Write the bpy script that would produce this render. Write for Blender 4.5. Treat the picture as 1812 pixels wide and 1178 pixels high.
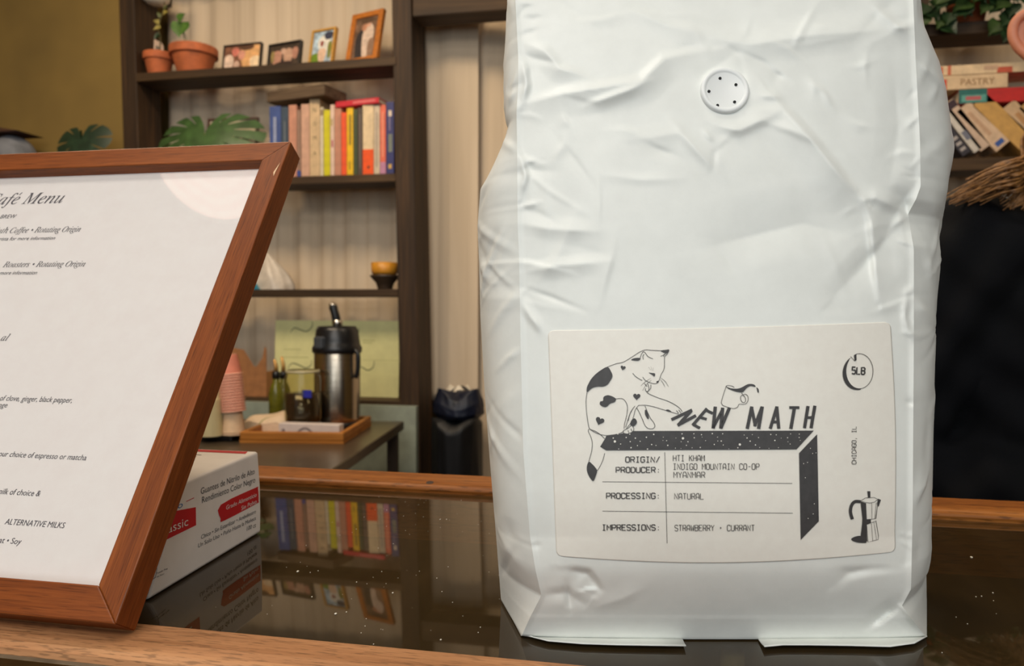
import bpy, bmesh, math, random
import numpy as np
from mathutils import Vector, Matrix, Euler
from mathutils.geometry import delaunay_2d_cdt

for _o in list(bpy.data.objects):
    bpy.data.objects.remove(_o)
SC = bpy.context.scene
COL = SC.collection
rad = math.radians

# ------------------------------------------------------------------ camera
FPX, CX, CY = 1340.0, 906.0, 589.0          # focal length and centre for the 1812 x 1178 frame
YAW, PITCH, ROLL = rad(11.2), rad(-1.63), rad(0.2)
CAM = np.array([0.0, 0.0, 1.145])


def cam_axes():
    cy, sy = math.cos(YAW), math.sin(YAW)
    fwd = np.array([-sy * math.cos(PITCH), cy * math.cos(PITCH), math.sin(PITCH)])
    right = np.array([cy, sy, 0.0])
    up = np.cross(right, fwd)
    r = right * math.cos(ROLL) + up * math.sin(ROLL)
    u = -right * math.sin(ROLL) + up * math.cos(ROLL)
    return r, u, fwd


CR, CU, CF = cam_axes()
cam_data = bpy.data.cameras.new('camera')
cam_data.sensor_width = 36.0
cam_data.lens = 36.0 * FPX / 1812.0
cam_data.clip_start = 0.02
cam_data.dof.use_dof = True
cam_data.dof.focus_distance = 0.37
cam_data.dof.aperture_fstop = 15.0
cam = bpy.data.objects.new('camera', cam_data)
COL.objects.link(cam)
cam.matrix_world = Matrix(((CR[0], CU[0], -CF[0], CAM[0]), (CR[1], CU[1], -CF[1], CAM[1]),
                           (CR[2], CU[2], -CF[2], CAM[2]), (0, 0, 0, 1)))
SC.camera = cam

# ------------------------------------------------------------------ light and exposure
SC.view_settings.view_transform = 'Standard'
SC.view_settings.look = 'None'
SC.view_settings.gamma = 1.0
SC.view_settings.exposure = 0.0
SC.view_settings.use_curve_mapping = False
SC.cycles.use_denoising = True
SC.cycles.max_bounces = 8
SC.cycles.caustics_reflective = False
SC.cycles.caustics_refractive = False
SC.cycles.sample_clamp_indirect = 4.0

world = bpy.data.worlds.new('world')
SC.world = world
world.use_nodes = True
world.node_tree.nodes['Background'].inputs[0].default_value = (0.80, 0.90, 1.0, 1)
world.node_tree.nodes['Background'].inputs[1].default_value = 0.30


def area_light(name, loc, target, sx, sy, power, color):
    d = bpy.data.lights.new(name, 'AREA')
    d.shape = 'RECTANGLE'
    d.size, d.size_y, d.energy, d.color = sx, sy, power, color
    o = bpy.data.objects.new(name, d)
    COL.objects.link(o)
    o.location = loc
    o.rotation_euler = (Vector(target) - Vector(loc)).to_track_quat('-Z', 'Y').to_euler()
    return o


# daylight through the shop window behind the camera, and the warm ceiling lamps over the back bar
area_light('window_daylight', (0.5, -2.3, 1.75), (0.1, 0.6, 1.15), 3.2, 1.6, 26, (0.90, 0.97, 1.0))
area_light('front_ceiling_lights', (-0.25, -1.2, 2.80), (0.0, 0.45, 1.1), 2.4, 0.9, 48, (1.0, 0.955, 0.885))
area_light('menu_fill_light', (-0.55, 0.0, 2.82), (-0.4, 0.3, 1.0), 0.5, 0.4, 11, (1.0, 0.94, 0.86))  # added fill light from above, brightens the menu; not a lamp of the room
area_light('back_bar_ceiling_lamp', (-1.3, 1.25, 2.82), (-1.3, 1.7, 0), 1.2, 0.5, 34, (1.0, 0.80, 0.56))
area_light('middle_ceiling_lamp', (0.5, 1.5, 2.82), (0.5, 1.9, 0), 0.8, 0.4, 11, (1.0, 0.80, 0.56))


# ------------------------------------------------------------------ helpers: photo points to the place
def ray(px, py):
    px = np.asarray(px, float)
    py = np.asarray(py, float)
    return ((px - CX) / FPX)[..., None] * CR - ((py - CY) / FPX)[..., None] * CU + CF


def at(px, py, d):
    return CAM + ray(px, py) * np.asarray(d, float)[..., None]


def on_y(px, py, y):
    r = ray(px, py)
    return CAM + r * (y / r[..., 1:2])


def on_x(px, py, x):
    r = ray(px, py)
    return CAM + r * (x / r[..., 0:1])


def on_z(px, py, z):
    r = ray(px, py)
    return CAM + r * ((z - CAM[2]) / r[..., 2:3])


def project(p):
    v = np.asarray(p) - CAM
    d = v @ CF
    return CX + FPX * (v @ CR) / d, CY - FPX * (v @ CU) / d, d


# ------------------------------------------------------------------ helpers: materials
def lin(c):
    return tuple(((v / 255.0) / 12.92 if v / 255.0 <= 0.04045 else ((v / 255.0 + 0.055) / 1.055) ** 2.4) for v in c)


MATS = {}


def base_mat(name):
    m = bpy.data.materials.new(name)
    m.use_nodes = True
    nt = m.node_tree
    return m, nt, nt.nodes['Principled BSDF']


def N(nt, kind, **kw):
    n = nt.nodes.new(kind)
    for k, v in kw.items():
        setattr(n, k, v)
    return n


def coords(nt, scale=(1, 1, 1), rot=(0, 0, 0), space='Object'):
    tc = N(nt, 'ShaderNodeTexCoord')
    mp = N(nt, 'ShaderNodeMapping')
    mp.inputs['Scale'].default_value = scale
    mp.inputs['Rotation'].default_value = rot
    nt.links.new(tc.outputs[space], mp.inputs['Vector'])
    return mp.outputs['Vector']


def noise(nt, vec, scale, detail=4, rough=0.55, dist=0.0):
    n = N(nt, 'ShaderNodeTexNoise')
    n.inputs['Scale'].default_value = scale
    n.inputs['Detail'].default_value = detail
    n.inputs['Roughness'].default_value = rough
    n.inputs['Distortion'].default_value = dist
    nt.links.new(vec, n.inputs['Vector'])
    return n.outputs['Fac']


def ramp(nt, fac, stops):
    r = N(nt, 'ShaderNodeValToRGB')
    el = r.color_ramp.elements
    while len(el) < len(stops):
        el.new(0.5)
    for e, (p, c) in zip(el, stops):
        e.position = p
        e.color = (*lin(c), 1)
    nt.links.new(fac, r.inputs['Fac'])
    return r.outputs['Color']


def bump(nt, fac, bsdf, strength, dist):
    b = N(nt, 'ShaderNodeBump')
    b.inputs['Strength'].default_value = strength
    b.inputs['Distance'].default_value = dist
    nt.links.new(fac, b.inputs['Height'])
    nt.links.new(b.outputs['Normal'], bsdf.inputs['Normal'])


def plain(name, c, rough=0.6, var=0.06, scale=30, metal=0.0, spec=0.5, bumpd=0.0, coat=0.0):
    """A one-colour surface with a little procedural unevenness."""
    if name in MATS:
        return MATS[name]
    m, nt, b = base_mat(name)
    f = noise(nt, coords(nt), scale, 3)
    lo = tuple(max(0, v * (1 - var)) for v in c)
    hi = tuple(min(255, v * (1 + var)) for v in c)
    nt.links.new(ramp(nt, f, [(0.3, lo), (0.7, hi)]), b.inputs['Base Color'])
    b.inputs['Roughness'].default_value = rough
    b.inputs['Metallic'].default_value = metal
    b.inputs['Specular IOR Level'].default_value = spec
    b.inputs['Coat Weight'].default_value = coat
    if bumpd:
        bump(nt, f, b, 0.5, bumpd)
    MATS[name] = m
    return m


def wood(name, dark, mid, light, axis='x', scale=1.0, rough=0.45, fine=1.0, coat=0.0, bd=0.0004, pores=0.0, spec=0.3, plen=95):
    if name in MATS:
        return MATS[name]
    m, nt, b = base_mat(name)
    i = 'xyz'.index(axis)
    s1 = [26 * scale] * 3
    s1[i] = 1.6 * scale
    s2 = [320 * scale * fine] * 3
    s2[i] = 9 * scale * fine
    f1 = noise(nt, coords(nt, s1), 1.0, 5, 0.6, 1.4)
    f2 = noise(nt, coords(nt, s2), 1.0, 3, 0.7, 0.3)
    mx = N(nt, 'ShaderNodeMix', data_type='FLOAT')
    mx.inputs[0].default_value = 0.42
    nt.links.new(f1, mx.inputs[2])
    nt.links.new(f2, mx.inputs[3])
    col = ramp(nt, mx.outputs[0], [(0.32, dark), (0.5, mid), (0.68, light)])
    if pores:      # short dark dashes along the grain
        s3 = [900 * scale * fine] * 3
        s3[i] = plen * scale * fine
        f3 = noise(nt, coords(nt, s3), 1.0, 2, 0.5, 0.0)
        pm = ramp(nt, f3, [(0.36, (120, 120, 120)), (0.46, (255, 255, 255))])
        mc = N(nt, 'ShaderNodeMix', data_type='RGBA', blend_type='MULTIPLY')
        mc.inputs[0].default_value = pores
        nt.links.new(col, mc.inputs[6])
        nt.links.new(pm, mc.inputs[7])
        col = mc.outputs[2]
    nt.links.new(col, b.inputs['Base Color'])
    b.inputs['Roughness'].default_value = rough
    b.inputs['Specular IOR Level'].default_value = spec
    b.inputs['Coat Weight'].default_value = coat
    b.inputs['Coat Roughness'].default_value = 0.25
    bump(nt, mx.outputs[0], b, 0.35, bd)
    MATS[name] = m
    return m


def glass(name, tint=(230, 240, 235), reflect=1.0, rough=0.0, ior=1.5, haze=0.0, haze_col=(150, 135, 110)):
    """Thin pane: Fresnel mix of a tinted see-through and a mirror."""
    if name in MATS:
        return MATS[name]
    m = bpy.data.materials.new(name)
    m.use_nodes = True
    nt = m.node_tree
    nt.nodes.clear()
    out = N(nt, 'ShaderNodeOutputMaterial')
    mix = N(nt, 'ShaderNodeMixShader')
    tr = N(nt, 'ShaderNodeBsdfTransparent')
    gl = N(nt, 'ShaderNodeBsdfGlossy')
    fr = N(nt, 'ShaderNodeFresnel')
    # the node turns the index round on back faces; turn it back, a pane reflects the same from both sides
    geo = N(nt, 'ShaderNodeNewGeometry')
    ma = N(nt, 'ShaderNodeMath', operation='MULTIPLY_ADD')
    ma.inputs[1].default_value = 1.0 / ior - ior
    ma.inputs[2].default_value = ior
    nt.links.new(geo.outputs['Backfacing'], ma.inputs[0])
    nt.links.new(ma.outputs[0], fr.inputs['IOR'])
    mul = N(nt, 'ShaderNodeMath', operation='MULTIPLY', use_clamp=True)
    mul.inputs[1].default_value = reflect
    tr.inputs['Color'].default_value = (*lin(tint), 1)
    gl.inputs['Roughness'].default_value = rough
    nt.links.new(fr.outputs[0], mul.inputs[0])
    nt.links.new(mul.outputs[0], mix.inputs[0])
    nt.links.new(tr.outputs[0], mix.inputs[1])
    nt.links.new(gl.outputs[0], mix.inputs[2])
    last = mix.outputs[0]
    if haze:      # a film of dust and fine scratches on the pane
        df = N(nt, 'ShaderNodeBsdfDiffuse')
        df.inputs['Color'].default_value = (*lin(haze_col), 1)
        m2 = N(nt, 'ShaderNodeMixShader')
        hz = noise(nt, coords(nt, (40, 12, 40)), 1.0, 6, .7, .6)
        mr = N(nt, 'ShaderNodeMapRange')
        mr.inputs['From Min'].default_value, mr.inputs['From Max'].default_value = .3, .7
        mr.inputs['To Min'].default_value, mr.inputs['To Max'].default_value = haze * .75, haze * 1.25
        nt.links.new(hz, mr.inputs['Value'])
        nt.links.new(mr.outputs[0], m2.inputs[0])
        nt.links.new(last, m2.inputs[1])
        nt.links.new(df.outputs[0], m2.inputs[2])
        last = m2.outputs[0]
    nt.links.new(last, out.inputs[0])
    MATS[name] = m
    return m


# ------------------------------------------------------------------ helpers: meshes
class G:
    """Collects verts and faces (with a material slot per face) for ONE mesh object."""

    def __init__(self):
        self.v, self.f, self.mi, self.n = [], [], [], 0
        self.m = Matrix.Identity(4)

    def add(self, v, f, mi=0):
        v = np.asarray(v, float).reshape(-1, 3)
        a = np.array(self.m)
        v = v @ a[:3, :3].T + a[:3, 3]
        self.v.append(v)
        for k in f:
            self.f.append(tuple(int(i) + self.n for i in k))
            self.mi.append(mi)
        self.n += len(v)
        return self

    def box(self, x0, x1, y0, y1, z0, z1, mi=0):
        v = [(x, y, z) for z in (z0, z1) for y in (y0, y1) for x in (x0, x1)]
        return self.add(v, [(0, 2, 3, 1), (4, 5, 7, 6), (0, 1, 5, 4), (2, 6, 7, 3), (0, 4, 6, 2), (1, 3, 7, 5)], mi)

    def lathe(self, prof, n=32, c=(0, 0, 0), mi=0, cap0=True, cap1=True):
        v, f = [], []
        for r, z in prof:
            for k in range(n):
                t = 2 * math.pi * k / n
                v.append((c[0] + r * math.cos(t), c[1] + r * math.sin(t), c[2] + z))
        for j in range(len(prof) - 1):
            for k in range(n):
                a, b = j * n + k, j * n + (k + 1) % n
                f.append((a, b, b + n, a + n))
        if cap0:
            f.append(tuple(range(n - 1, -1, -1)))
        if cap1:
            f.append(tuple((len(prof) - 1) * n + k for k in range(n)))
        return self.add(v, f, mi)

    def tube(self, pts, r, n=8, mi=0, caps=True):
        pts = [np.asarray(p, float) for p in pts]
        rs = list(r) if hasattr(r, '__len__') else [r] * len(pts)
        v, f = [], []
        t0 = pts[1] - pts[0]
        ref = np.array([0, 0, 1.0]) if abs(t0[2]) < 0.9 * np.linalg.norm(t0) else np.array([1.0, 0, 0])
        for i, p in enumerate(pts):
            t = pts[min(i + 1, len(pts) - 1)] - pts[max(i - 1, 0)]
            t = t / (np.linalg.norm(t) + 1e-12)
            a = np.cross(t, ref)
            a /= np.linalg.norm(a) + 1e-12
            b = np.cross(t, a)
            ref = np.cross(a, t)
            for k in range(n):
                q = 2 * math.pi * k / n
                v.append(p + rs[i] * (math.cos(q) * a + math.sin(q) * b))
        for j in range(len(pts) - 1):
            for k in range(n):
                a, b = j * n + k, j * n + (k + 1) % n
                f.append((a, a + n, b + n, b))
        if caps:
            f.append(tuple(range(n)))
            f.append(tuple((len(pts) - 1) * n + k for k in range(n - 1, -1, -1)))
        return self.add(v, f, mi)

    def grid(self, P, mi=0, flip=False):
        P = np.asarray(P, float)
        r, c = P.shape[:2]
        f = []
        for j in range(r - 1):
            for i in range(c - 1):
                q = (j * c + i, j * c + i + 1, (j + 1) * c + i + 1, (j + 1) * c + i)
                f.append(q[::-1] if flip else q)
        return self.add(P.reshape(-1, 3), f, mi)

    def prism(self, poly, d, mi=0):
        """Extrude a polygon [(x,z)...] along +Y from 0 to d."""
        n = len(poly)
        v = [(x, 0, z) for x, z in poly] + [(x, d, z) for x, z in poly]
        f = [tuple(range(n)), tuple(range(2 * n - 1, n - 1, -1))]
        f += [(k, k + n, (k + 1) % n + n, (k + 1) % n) for k in range(n)]
        return self.add(v, f, mi)

    def ball(self, c, r, nu=16, nv=10, mi=0):
        r = r if hasattr(r, '__len__') else (r, r, r)
        prof = [(math.sin(math.pi * j / nv), -math.cos(math.pi * j / nv)) for j in range(1, nv)]
        v, f = [], []
        for a, z in prof:
            for k in range(nu):
                t = 2 * math.pi * k / nu
                v.append((c[0] + r[0] * a * math.cos(t), c[1] + r[1] * a * math.sin(t), c[2] + r[2] * z))
        m = len(prof)
        v += [(c[0], c[1], c[2] - r[2]), (c[0], c[1], c[2] + r[2])]
        for j in range(m - 1):
            for k in range(nu):
                a, b = j * nu + k, j * nu + (k + 1) % nu
                f.append((a, b, b + nu, a + nu))
        for k in range(nu):
            f.append((m * nu, (k + 1) % nu, k))
            f.append((m * nu + 1, (m - 1) * nu + k, (m - 1) * nu + (k + 1) % nu))
        return self.add(v, f, mi)

    def obj(self, name, mats, parent=None, smooth=False, bevel=0.0, world=False, bseg=2):
        mats = mats if isinstance(mats, (list, tuple)) else [mats]
        v = np.concatenate(self.v)
        me = bpy.data.meshes.new(name)
        if world and parent is not None:
            v = v - np.array(root_loc(parent))
        me.from_pydata(v.tolist(), [], self.f)
        for m in mats:
            me.materials.append(m)
        if len(mats) > 1:
            me.polygons.foreach_set('material_index', self.mi)
        if smooth:
            me.polygons.foreach_set('use_smooth', [True] * len(self.f))
        me.update()
        o = bpy.data.objects.new(name, me)
        COL.objects.link(o)
        o.parent = parent
        if bevel:
            b = o.modifiers.new('bevel', 'BEVEL')
            b.width, b.segments, b.limit_method = bevel, bseg, 'ANGLE'
        return o


def root_loc(o):
    while o.parent is not None:
        o = o.parent
    return o.location


def tag(o, label, cat, group=None):
    o['label'] = label
    o['category'] = cat
    if group:
        o['group'] = group
    return o


def thing(name, label, cat, loc=(0, 0, 0), rot=(0, 0, 0), group=None):
    o = bpy.data.objects.new(name, None)
    o.empty_display_size = 0.05
    COL.objects.link(o)
    o.location = loc
    o.rotation_euler = rot
    return tag(o, label, cat, group)


def struct(o):
    o['kind'] = 'structure'
    return o


def dup(root, loc=None, rot=None, label=None):
    def cp(o, parent):
        c = o.copy()
        COL.objects.link(c)
        c.parent = parent
        for ch in o.children:
            cp(ch, c)
        return c
    kids = list(root.children)
    r = root.copy()
    COL.objects.link(r)
    for k in kids:
        cp(k, r)
    if loc is not None:
        r.location = loc
    if rot is not None:
        r.rotation_euler = rot
    if label:
        r['label'] = label
    return r


def smooth_line(pts, k=6, closed=False):
    """Catmull-Rom through 2-D or 3-D points."""
    P = [np.asarray(p, float) for p in pts]
    n = len(P)
    if n < 3:
        return P
    out = []
    rng = range(n) if closed else range(n - 1)
    for i in rng:
        p0 = P[(i - 1) % n] if closed or i > 0 else P[0]
        p1, p2 = P[i], P[(i + 1) % n]
        p3 = P[(i + 2) % n] if closed or i + 2 < n else P[-1]
        for j in range(k):
            t = j / k
            out.append(0.5 * (2 * p1 + (p2 - p0) * t + (2 * p0 - 5 * p1 + 4 * p2 - p3) * t * t + (3 * p1 - p0 - 3 * p2 + p3) * t ** 3))
    if not closed:
        out.append(P[-1])
    return out


class Ink:
    """Flat printed marks gathered in 2-D, later laid on a surface by a mapping function."""

    def __init__(self):
        self.v, self.f, self.mi, self.cuts = [], [], [], [0]

    def cut(self):
        """What follows is a piece of its own."""
        if self.cuts[-1] != len(self.f):
            self.cuts.append(len(self.f))

    def add(self, v, f, mi=0):
        k = len(self.v)
        self.v += [tuple(p) for p in v]
        self.f += [tuple(i + k for i in q) for q in f]
        self.mi += [mi] * len(f)

    def stroke(self, pts, w, mi=0, closed=False, taper=False):
        P = [np.asarray(p, float) for p in pts]
        n = len(P)
        v, f = [], []
        for i in range(n):
            a = P[i - 1] if (i > 0 or closed) else P[i]
            b = P[(i + 1) % n] if (i < n - 1 or closed) else P[i]
            t = b - a
            L = np.linalg.norm(t) + 1e-9
            nx = np.array([-t[1], t[0]]) / L
            s1 = P[i] - a
            ww = w
            if 0 < i < n - 1 or closed:          # mitre
                u1 = (P[i] - a) / (np.linalg.norm(P[i] - a) + 1e-9)
                c = abs(np.dot(nx, np.array([-u1[1], u1[0]])))
                ww = w / max(c, 0.6)
            if taper:
                ww *= max(0.15, math.sin(math.pi * (0.12 + 0.76 * i / max(1, n - 1))))
            v += [P[i] + nx * ww / 2, P[i] - nx * ww / 2]
        for i in range(n if closed else n - 1):
            a, b = 2 * i, 2 * ((i + 1) % n)
            f.append((a, b, b + 1, a + 1))
        self.add(v, f, mi)

    def curve(self, pts, w, mi=0, closed=False, k=6, taper=False):
        self.stroke(smooth_line(pts, k, closed), w, mi, closed, taper)

    def poly(self, pts, mi=0, step=None):
        """Filled outline; with a step, extra inner points so that it can bend with its surface."""
        P = [Vector((float(p[0]), float(p[1]))) for p in pts]
        if step:
            Q = []
            for i in range(len(P)):
                a, b = P[i], P[(i + 1) % len(P)]
                m = max(1, int((b - a).length / step))
                Q += [a + (b - a) * (j / m) for j in range(m)]
            P = Q
        n = len(P)
        pts2 = list(P)
        if step:
            xs = [p.x for p in P]
            ys = [p.y for p in P]
            y = min(ys) + step * 0.5
            while y < max(ys):
                x = min(xs) + step * 0.5
                while x < max(xs):
                    if inside(x, y, P):
                        pts2.append(Vector((x, y)))
                    x += step
                y += step
        r = delaunay_2d_cdt(pts2, [], [list(range(n))], 1, 1e-6)
        self.add([tuple(p) for p in r[0]], [tuple(q) for q in r[2]], mi)

    def disc(self, x, y, r, mi=0, n=12, ry=None):
        ry = ry or r
        v = [(x + r * math.cos(2 * math.pi * k / n), y + ry * math.sin(2 * math.pi * k / n)) for k in range(n)]
        self.add(v, [tuple(range(n))], mi)

    def text(self, s, x0, y0, x1, y1, h, mi=0, shear=0.0, ref='H'):
        """Lettering from baseline (x0,y0) to (x1,y1); h = height of a capital. y grows upward."""
        v, f = glyphs(s)
        if not len(v):
            return
        hh = glyphs(ref)[0][:, 1].max()
        lo, hi = v[:, 0].min(), v[:, 0].max()
        d = np.array([x1 - x0, y1 - y0])
        L = np.linalg.norm(d)
        t = d / L
        nn = np.array([-t[1], t[0]])
        a = (v[:, 0] - lo) / (hi - lo) * L
        b = v[:, 1] / hh * h
        a = a + shear * b
        q = np.array([x0, y0]) + a[:, None] * t + b[:, None] * nn
        self.add(q.tolist(), f, mi)

    def lay(self, fn, name, mats, parent, world=True, flip=False):
        a = np.array(self.v, float)
        P = fn(a[:, 0], a[:, 1])
        mats = mats if isinstance(mats, (list, tuple)) else [mats]
        self.cut()
        outs = []
        for c0, c1 in zip(self.cuts[:-1], self.cuts[1:]):
            fs, mi = self.f[c0:c1], self.mi[c0:c1]
            used = sorted({i for q in fs for i in q})
            re_ = {i: k for k, i in enumerate(used)}
            slots = sorted(set(mi))
            g = G()
            g.add(P[used], [tuple(re_[i] for i in (q[::-1] if flip else q)) for q in fs])
            g.mi = [slots.index(m) for m in mi]
            outs.append(g.obj(name, [mats[m] for m in slots], parent, world=world))
        return outs


def inside(x, y, P):
    c = False
    j = len(P) - 1
    for i in range(len(P)):
        if (P[i].y > y) != (P[j].y > y) and x < (P[j].x - P[i].x) * (y - P[i].y) / (P[j].y - P[i].y) + P[i].x:
            c = not c
        j = i
    return c


_GL = {}


def glyphs(s):
    if s in _GL:
        return _GL[s]
    cu = bpy.data.curves.new('lettering', 'FONT')
    cu.body = s
    cu.resolution_u = 3
    o = bpy.data.objects.new('lettering', cu)
    COL.objects.link(o)
    me = bpy.data.meshes.new_from_object(o.evaluated_get(bpy.context.evaluated_depsgraph_get()))
    v = np.array([p.co[:2] for p in me.vertices], float).reshape(-1, 2)
    f = [tuple(p.vertices) for p in me.polygons]
    bpy.data.objects.remove(o)
    bpy.data.curves.remove(cu)
    bpy.data.meshes.remove(me)
    _GL[s] = (v, f)
    return _GL[s]


def italic_serif(s):
    out = ''
    for ch in s:
        if ch == 'h':
            out += '\u210e'
        elif 'a' <= ch <= 'z':
            out += chr(0x1D44E + ord(ch) - 97)
        elif 'A' <= ch <= 'Z':
            out += chr(0x1D434 + ord(ch) - 65)
        else:
            out += ch
    return out


# single-line capitals for the printed label (4 wide, 6 high)
STROKES = {
    'A': [[(0, 0), (0, 4), (1, 6), (3, 6), (4, 4), (4, 0)], [(0, 2.2), (4, 2.2)]],
    'B': [[(0, 0), (0, 6), (3, 6), (4, 5.2), (4, 4), (3, 3.2), (0, 3.2)], [(3, 3.2), (4, 2.3), (4, .9), (3, 0), (0, 0)]],
    'C': [[(4, 4.6), (4, 5.2), (3.2, 6), (.8, 6), (0, 5.2), (0, .8), (.8, 0), (3.2, 0), (4, .8), (4, 1.4)]],
    'D': [[(0, 0), (0, 6), (2.6, 6), (4, 4.8), (4, 1.2), (2.6, 0), (0, 0)]],
    'E': [[(4, 6), (0, 6), (0, 0), (4, 0)], [(0, 3.1), (3.2, 3.1)]],
    'G': [[(4, 4.8), (4, 5.2), (3.2, 6), (.8, 6), (0, 5.2), (0, .8), (.8, 0), (3.2, 0), (4, .8), (4, 2.8), (2.2, 2.8)]],
    'H': [[(0, 0), (0, 6)], [(4, 0), (4, 6)], [(0, 3.1), (4, 3.1)]],
    'I': [[(.6, 6), (3.4, 6)], [(2, 6), (2, 0)], [(.6, 0), (3.4, 0)]],
    'K': [[(0, 0), (0, 6)], [(4, 6), (.2, 2.8)], [(1.4, 3.8), (4, 0)]],
    'L': [[(0, 6), (0, 0), (4, 0)]],
    'M': [[(0, 0), (0, 6), (2, 2.6), (4, 6), (4, 0)]],
    'N': [[(0, 0), (0, 6), (4, 0), (4, 6)]],
    'O': [[(.8, 0), (0, .8), (0, 5.2), (.8, 6), (3.2, 6), (4, 5.2), (4, .8), (3.2, 0), (.8, 0)]],
    'P': [[(0, 0), (0, 6), (3.2, 6), (4, 5.2), (4, 3.5), (3.2, 2.7), (0, 2.7)]],
    'R': [[(0, 0), (0, 6), (3.2, 6), (4, 5.2), (4, 3.7), (3.2, 2.9), (0, 2.9)], [(2.4, 2.9), (4, 0)]],
    'S': [[(4, 5), (3.2, 6), (.8, 6), (0, 5.2), (0, 3.9), (.8, 3.2), (3.2, 2.8), (4, 2.1), (4, .8), (3.2, 0), (.8, 0), (0, 1)]],
    'T': [[(0, 6), (4, 6)], [(2, 6), (2, 0)]],
    'U': [[(0, 6), (0, .8), (.8, 0), (3.2, 0), (4, .8), (4, 6)]],
    'W': [[(0, 6), (.8, 0), (2, 4), (3.2, 0), (4, 6)]],
    'Y': [[(0, 6), (2, 3), (4, 6)], [(2, 3), (2, 0)]],
    '/': [[(.2, -.4), (3.8, 6.4)]],
    ':': [[(2, .2), (2, 1.0)], [(2, 3.2), (2, 4.0)]],
    ',': [[(2, .7), (1.4, -1.0)]],
    '+': [[(1, 3), (3, 3)], [(2, 2), (2, 4)]],
    '-': [[(.6, 3), (3.4, 3)]],
    '5': [[(3.8, 6), (.3, 6), (.1, 3.3), (3.1, 3.5), (4, 2.6), (4, .9), (3.1, 0), (.8, 0), (0, .8)]],
    ' ': [],
}


def line_caps(ink, s, x, y, adv, h, w, mi=0, fill=0.74, rot=None):
    """Stroke capitals in photo pixels (y grows downward); x,y = left end of the baseline."""
    for i, ch in enumerate(s):
        for st in STROKES[ch]:
            pts = []
            for a, b in st:
                u, v = (i + (1 - fill) / 2 + fill * a / 4) * adv, b / 6 * h
                if rot is None:
                    pts.append((x + u, y - v))
                else:
                    c, sn = math.cos(rot), math.sin(rot)
                    pts.append((x + u * c + v * sn, y + u * sn - v * c))
            ink.stroke(pts, w, mi)


# ------------------------------------------------------------------ the room
wall_green = plain('olive_wall_paint', (128, 104, 52), 0.85, 0.10, 2.2)
floor_m = wood('floor_boards', (50, 38, 28), (74, 56, 40), (92, 72, 52), 'x', 0.5, 0.5)
g = G(); g.box(-3.2, 3.2, -2.6, 3.0, -0.05, 0.0)
struct(g.obj('floor', floor_m))
g = G(); g.box(-3.2, 3.2, -2.6, 3.0, 2.85, 2.9)
struct(g.obj('ceiling', plain('ceiling_paint', (190, 178, 158), 0.9, 0.03)))
g = G(); g.box(-3.2, 3.2, 2.86, 2.96, 0.0, 2.85)
struct(g.obj('wall_back', wall_green))
g = G(); g.box(-3.2, -3.1, -2.6, 2.86, 0.0, 2.85)
struct(g.obj('wall_left', wall_green))
g = G(); g.box(3.1, 3.2, -2.6, 2.86, 0.0, 2.85)
struct(g.obj('wall_right', wall_green))
# the olive partition that stands flush with the left post of the shelves
g = G(); g.box(-3.1, -1.962, 2.50, 2.86, 0.0, 2.85)
struct(g.obj('wall_alcove', wall_green))
# pale teal panelling low on the wall behind the shelves
px1 = float(on_y(736.0, 790.0, 2.442)[0])
g = G(); g.box(-1.93, px1, 2.442, 2.466, 0.0, 0.822)
struct(g.obj('trim_1', plain('teal_panel_paint', (146, 154, 140), 0.7, 0.05)))
# ------------------------------------------------------------------ the display counter
def zg(y):
    """Height of the glass top: a slightly sagging old pane."""
    return 1.0 + 0.03 * (y - 0.45) - 0.06 * (y - 0.45) ** 2


def on_glass(px, py):
    p = on_z(px, py, 1.0)
    for _ in range(5):
        p = on_z(px, py, zg(p[..., 1])) if np.ndim(px) == 0 else np.stack([on_z(a, b, zg(q[1])) for a, b, q in zip(px, py, p)])
    return p


XL, XR = -1.05, 1.15
counter = thing('display_counter', 'wooden counter with a scratched smoky glass top between two brown rails', 'counter', (0, 0.43, 0))
rail_wood = wood('counter_rail_wood', (138, 92, 58), (172, 122, 82), (194, 144, 100), 'x', 1.0, 0.5, 1.2, 0.0, .0003, .5)
back_wood = wood('counter_back_rail_wood', (112, 62, 24), (148, 88, 36), (172, 112, 54), 'x', 0.8, 0.45, 1.0, 0.0, .0003, .6, .22)
dark_in = plain('case_inside', (46, 40, 32), 0.8, 0.1, 8)
# back rail: a rounded moulding
prof = [(0.5665, 0.990), (0.5662, 1.0030)] + [tuple(p) for p in smooth_line([(0.5660, 1.0040), (0.5655, 1.0055), (0.5668, 1.0078), (0.5700, 1.0090), (0.5760, 1.0094)], 5)]
prof += [(0.5885, 1.0092), (0.5895, 1.0084), (0.6080, 1.0084), (0.6120, 1.0070), (0.6140, 1.0030), (0.6140, 0.965), (0.5665, 0.965)]
NP = len(prof)
xs = np.linspace(XL, XR, 2)
g = G(); g.grid([[(x, y, z) for x in xs] for y, z in prof + prof[:1]])
g.add([(XL, y, z) for y, z in prof] + [(XR, y, z) for y, z in prof], [tuple(range(NP - 1, -1, -1)), tuple(range(NP, 2 * NP))])
g.obj('back_rail', back_wood, counter, world=True)
kn = G()
kp = on_y(762, 858, 0.5742)
kn.m = Matrix.Translation((kp[0], 0.5720, 1.0093)) @ Matrix.Rotation(rad(12), 4, 'X')
kn.lathe([(0.0032, -0.0006), (0.0030, 0.0002)], 16)
kn.obj('wood_knot', plain('wood_knot_dark', (52, 30, 18), 0.5), counter, world=True)
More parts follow.
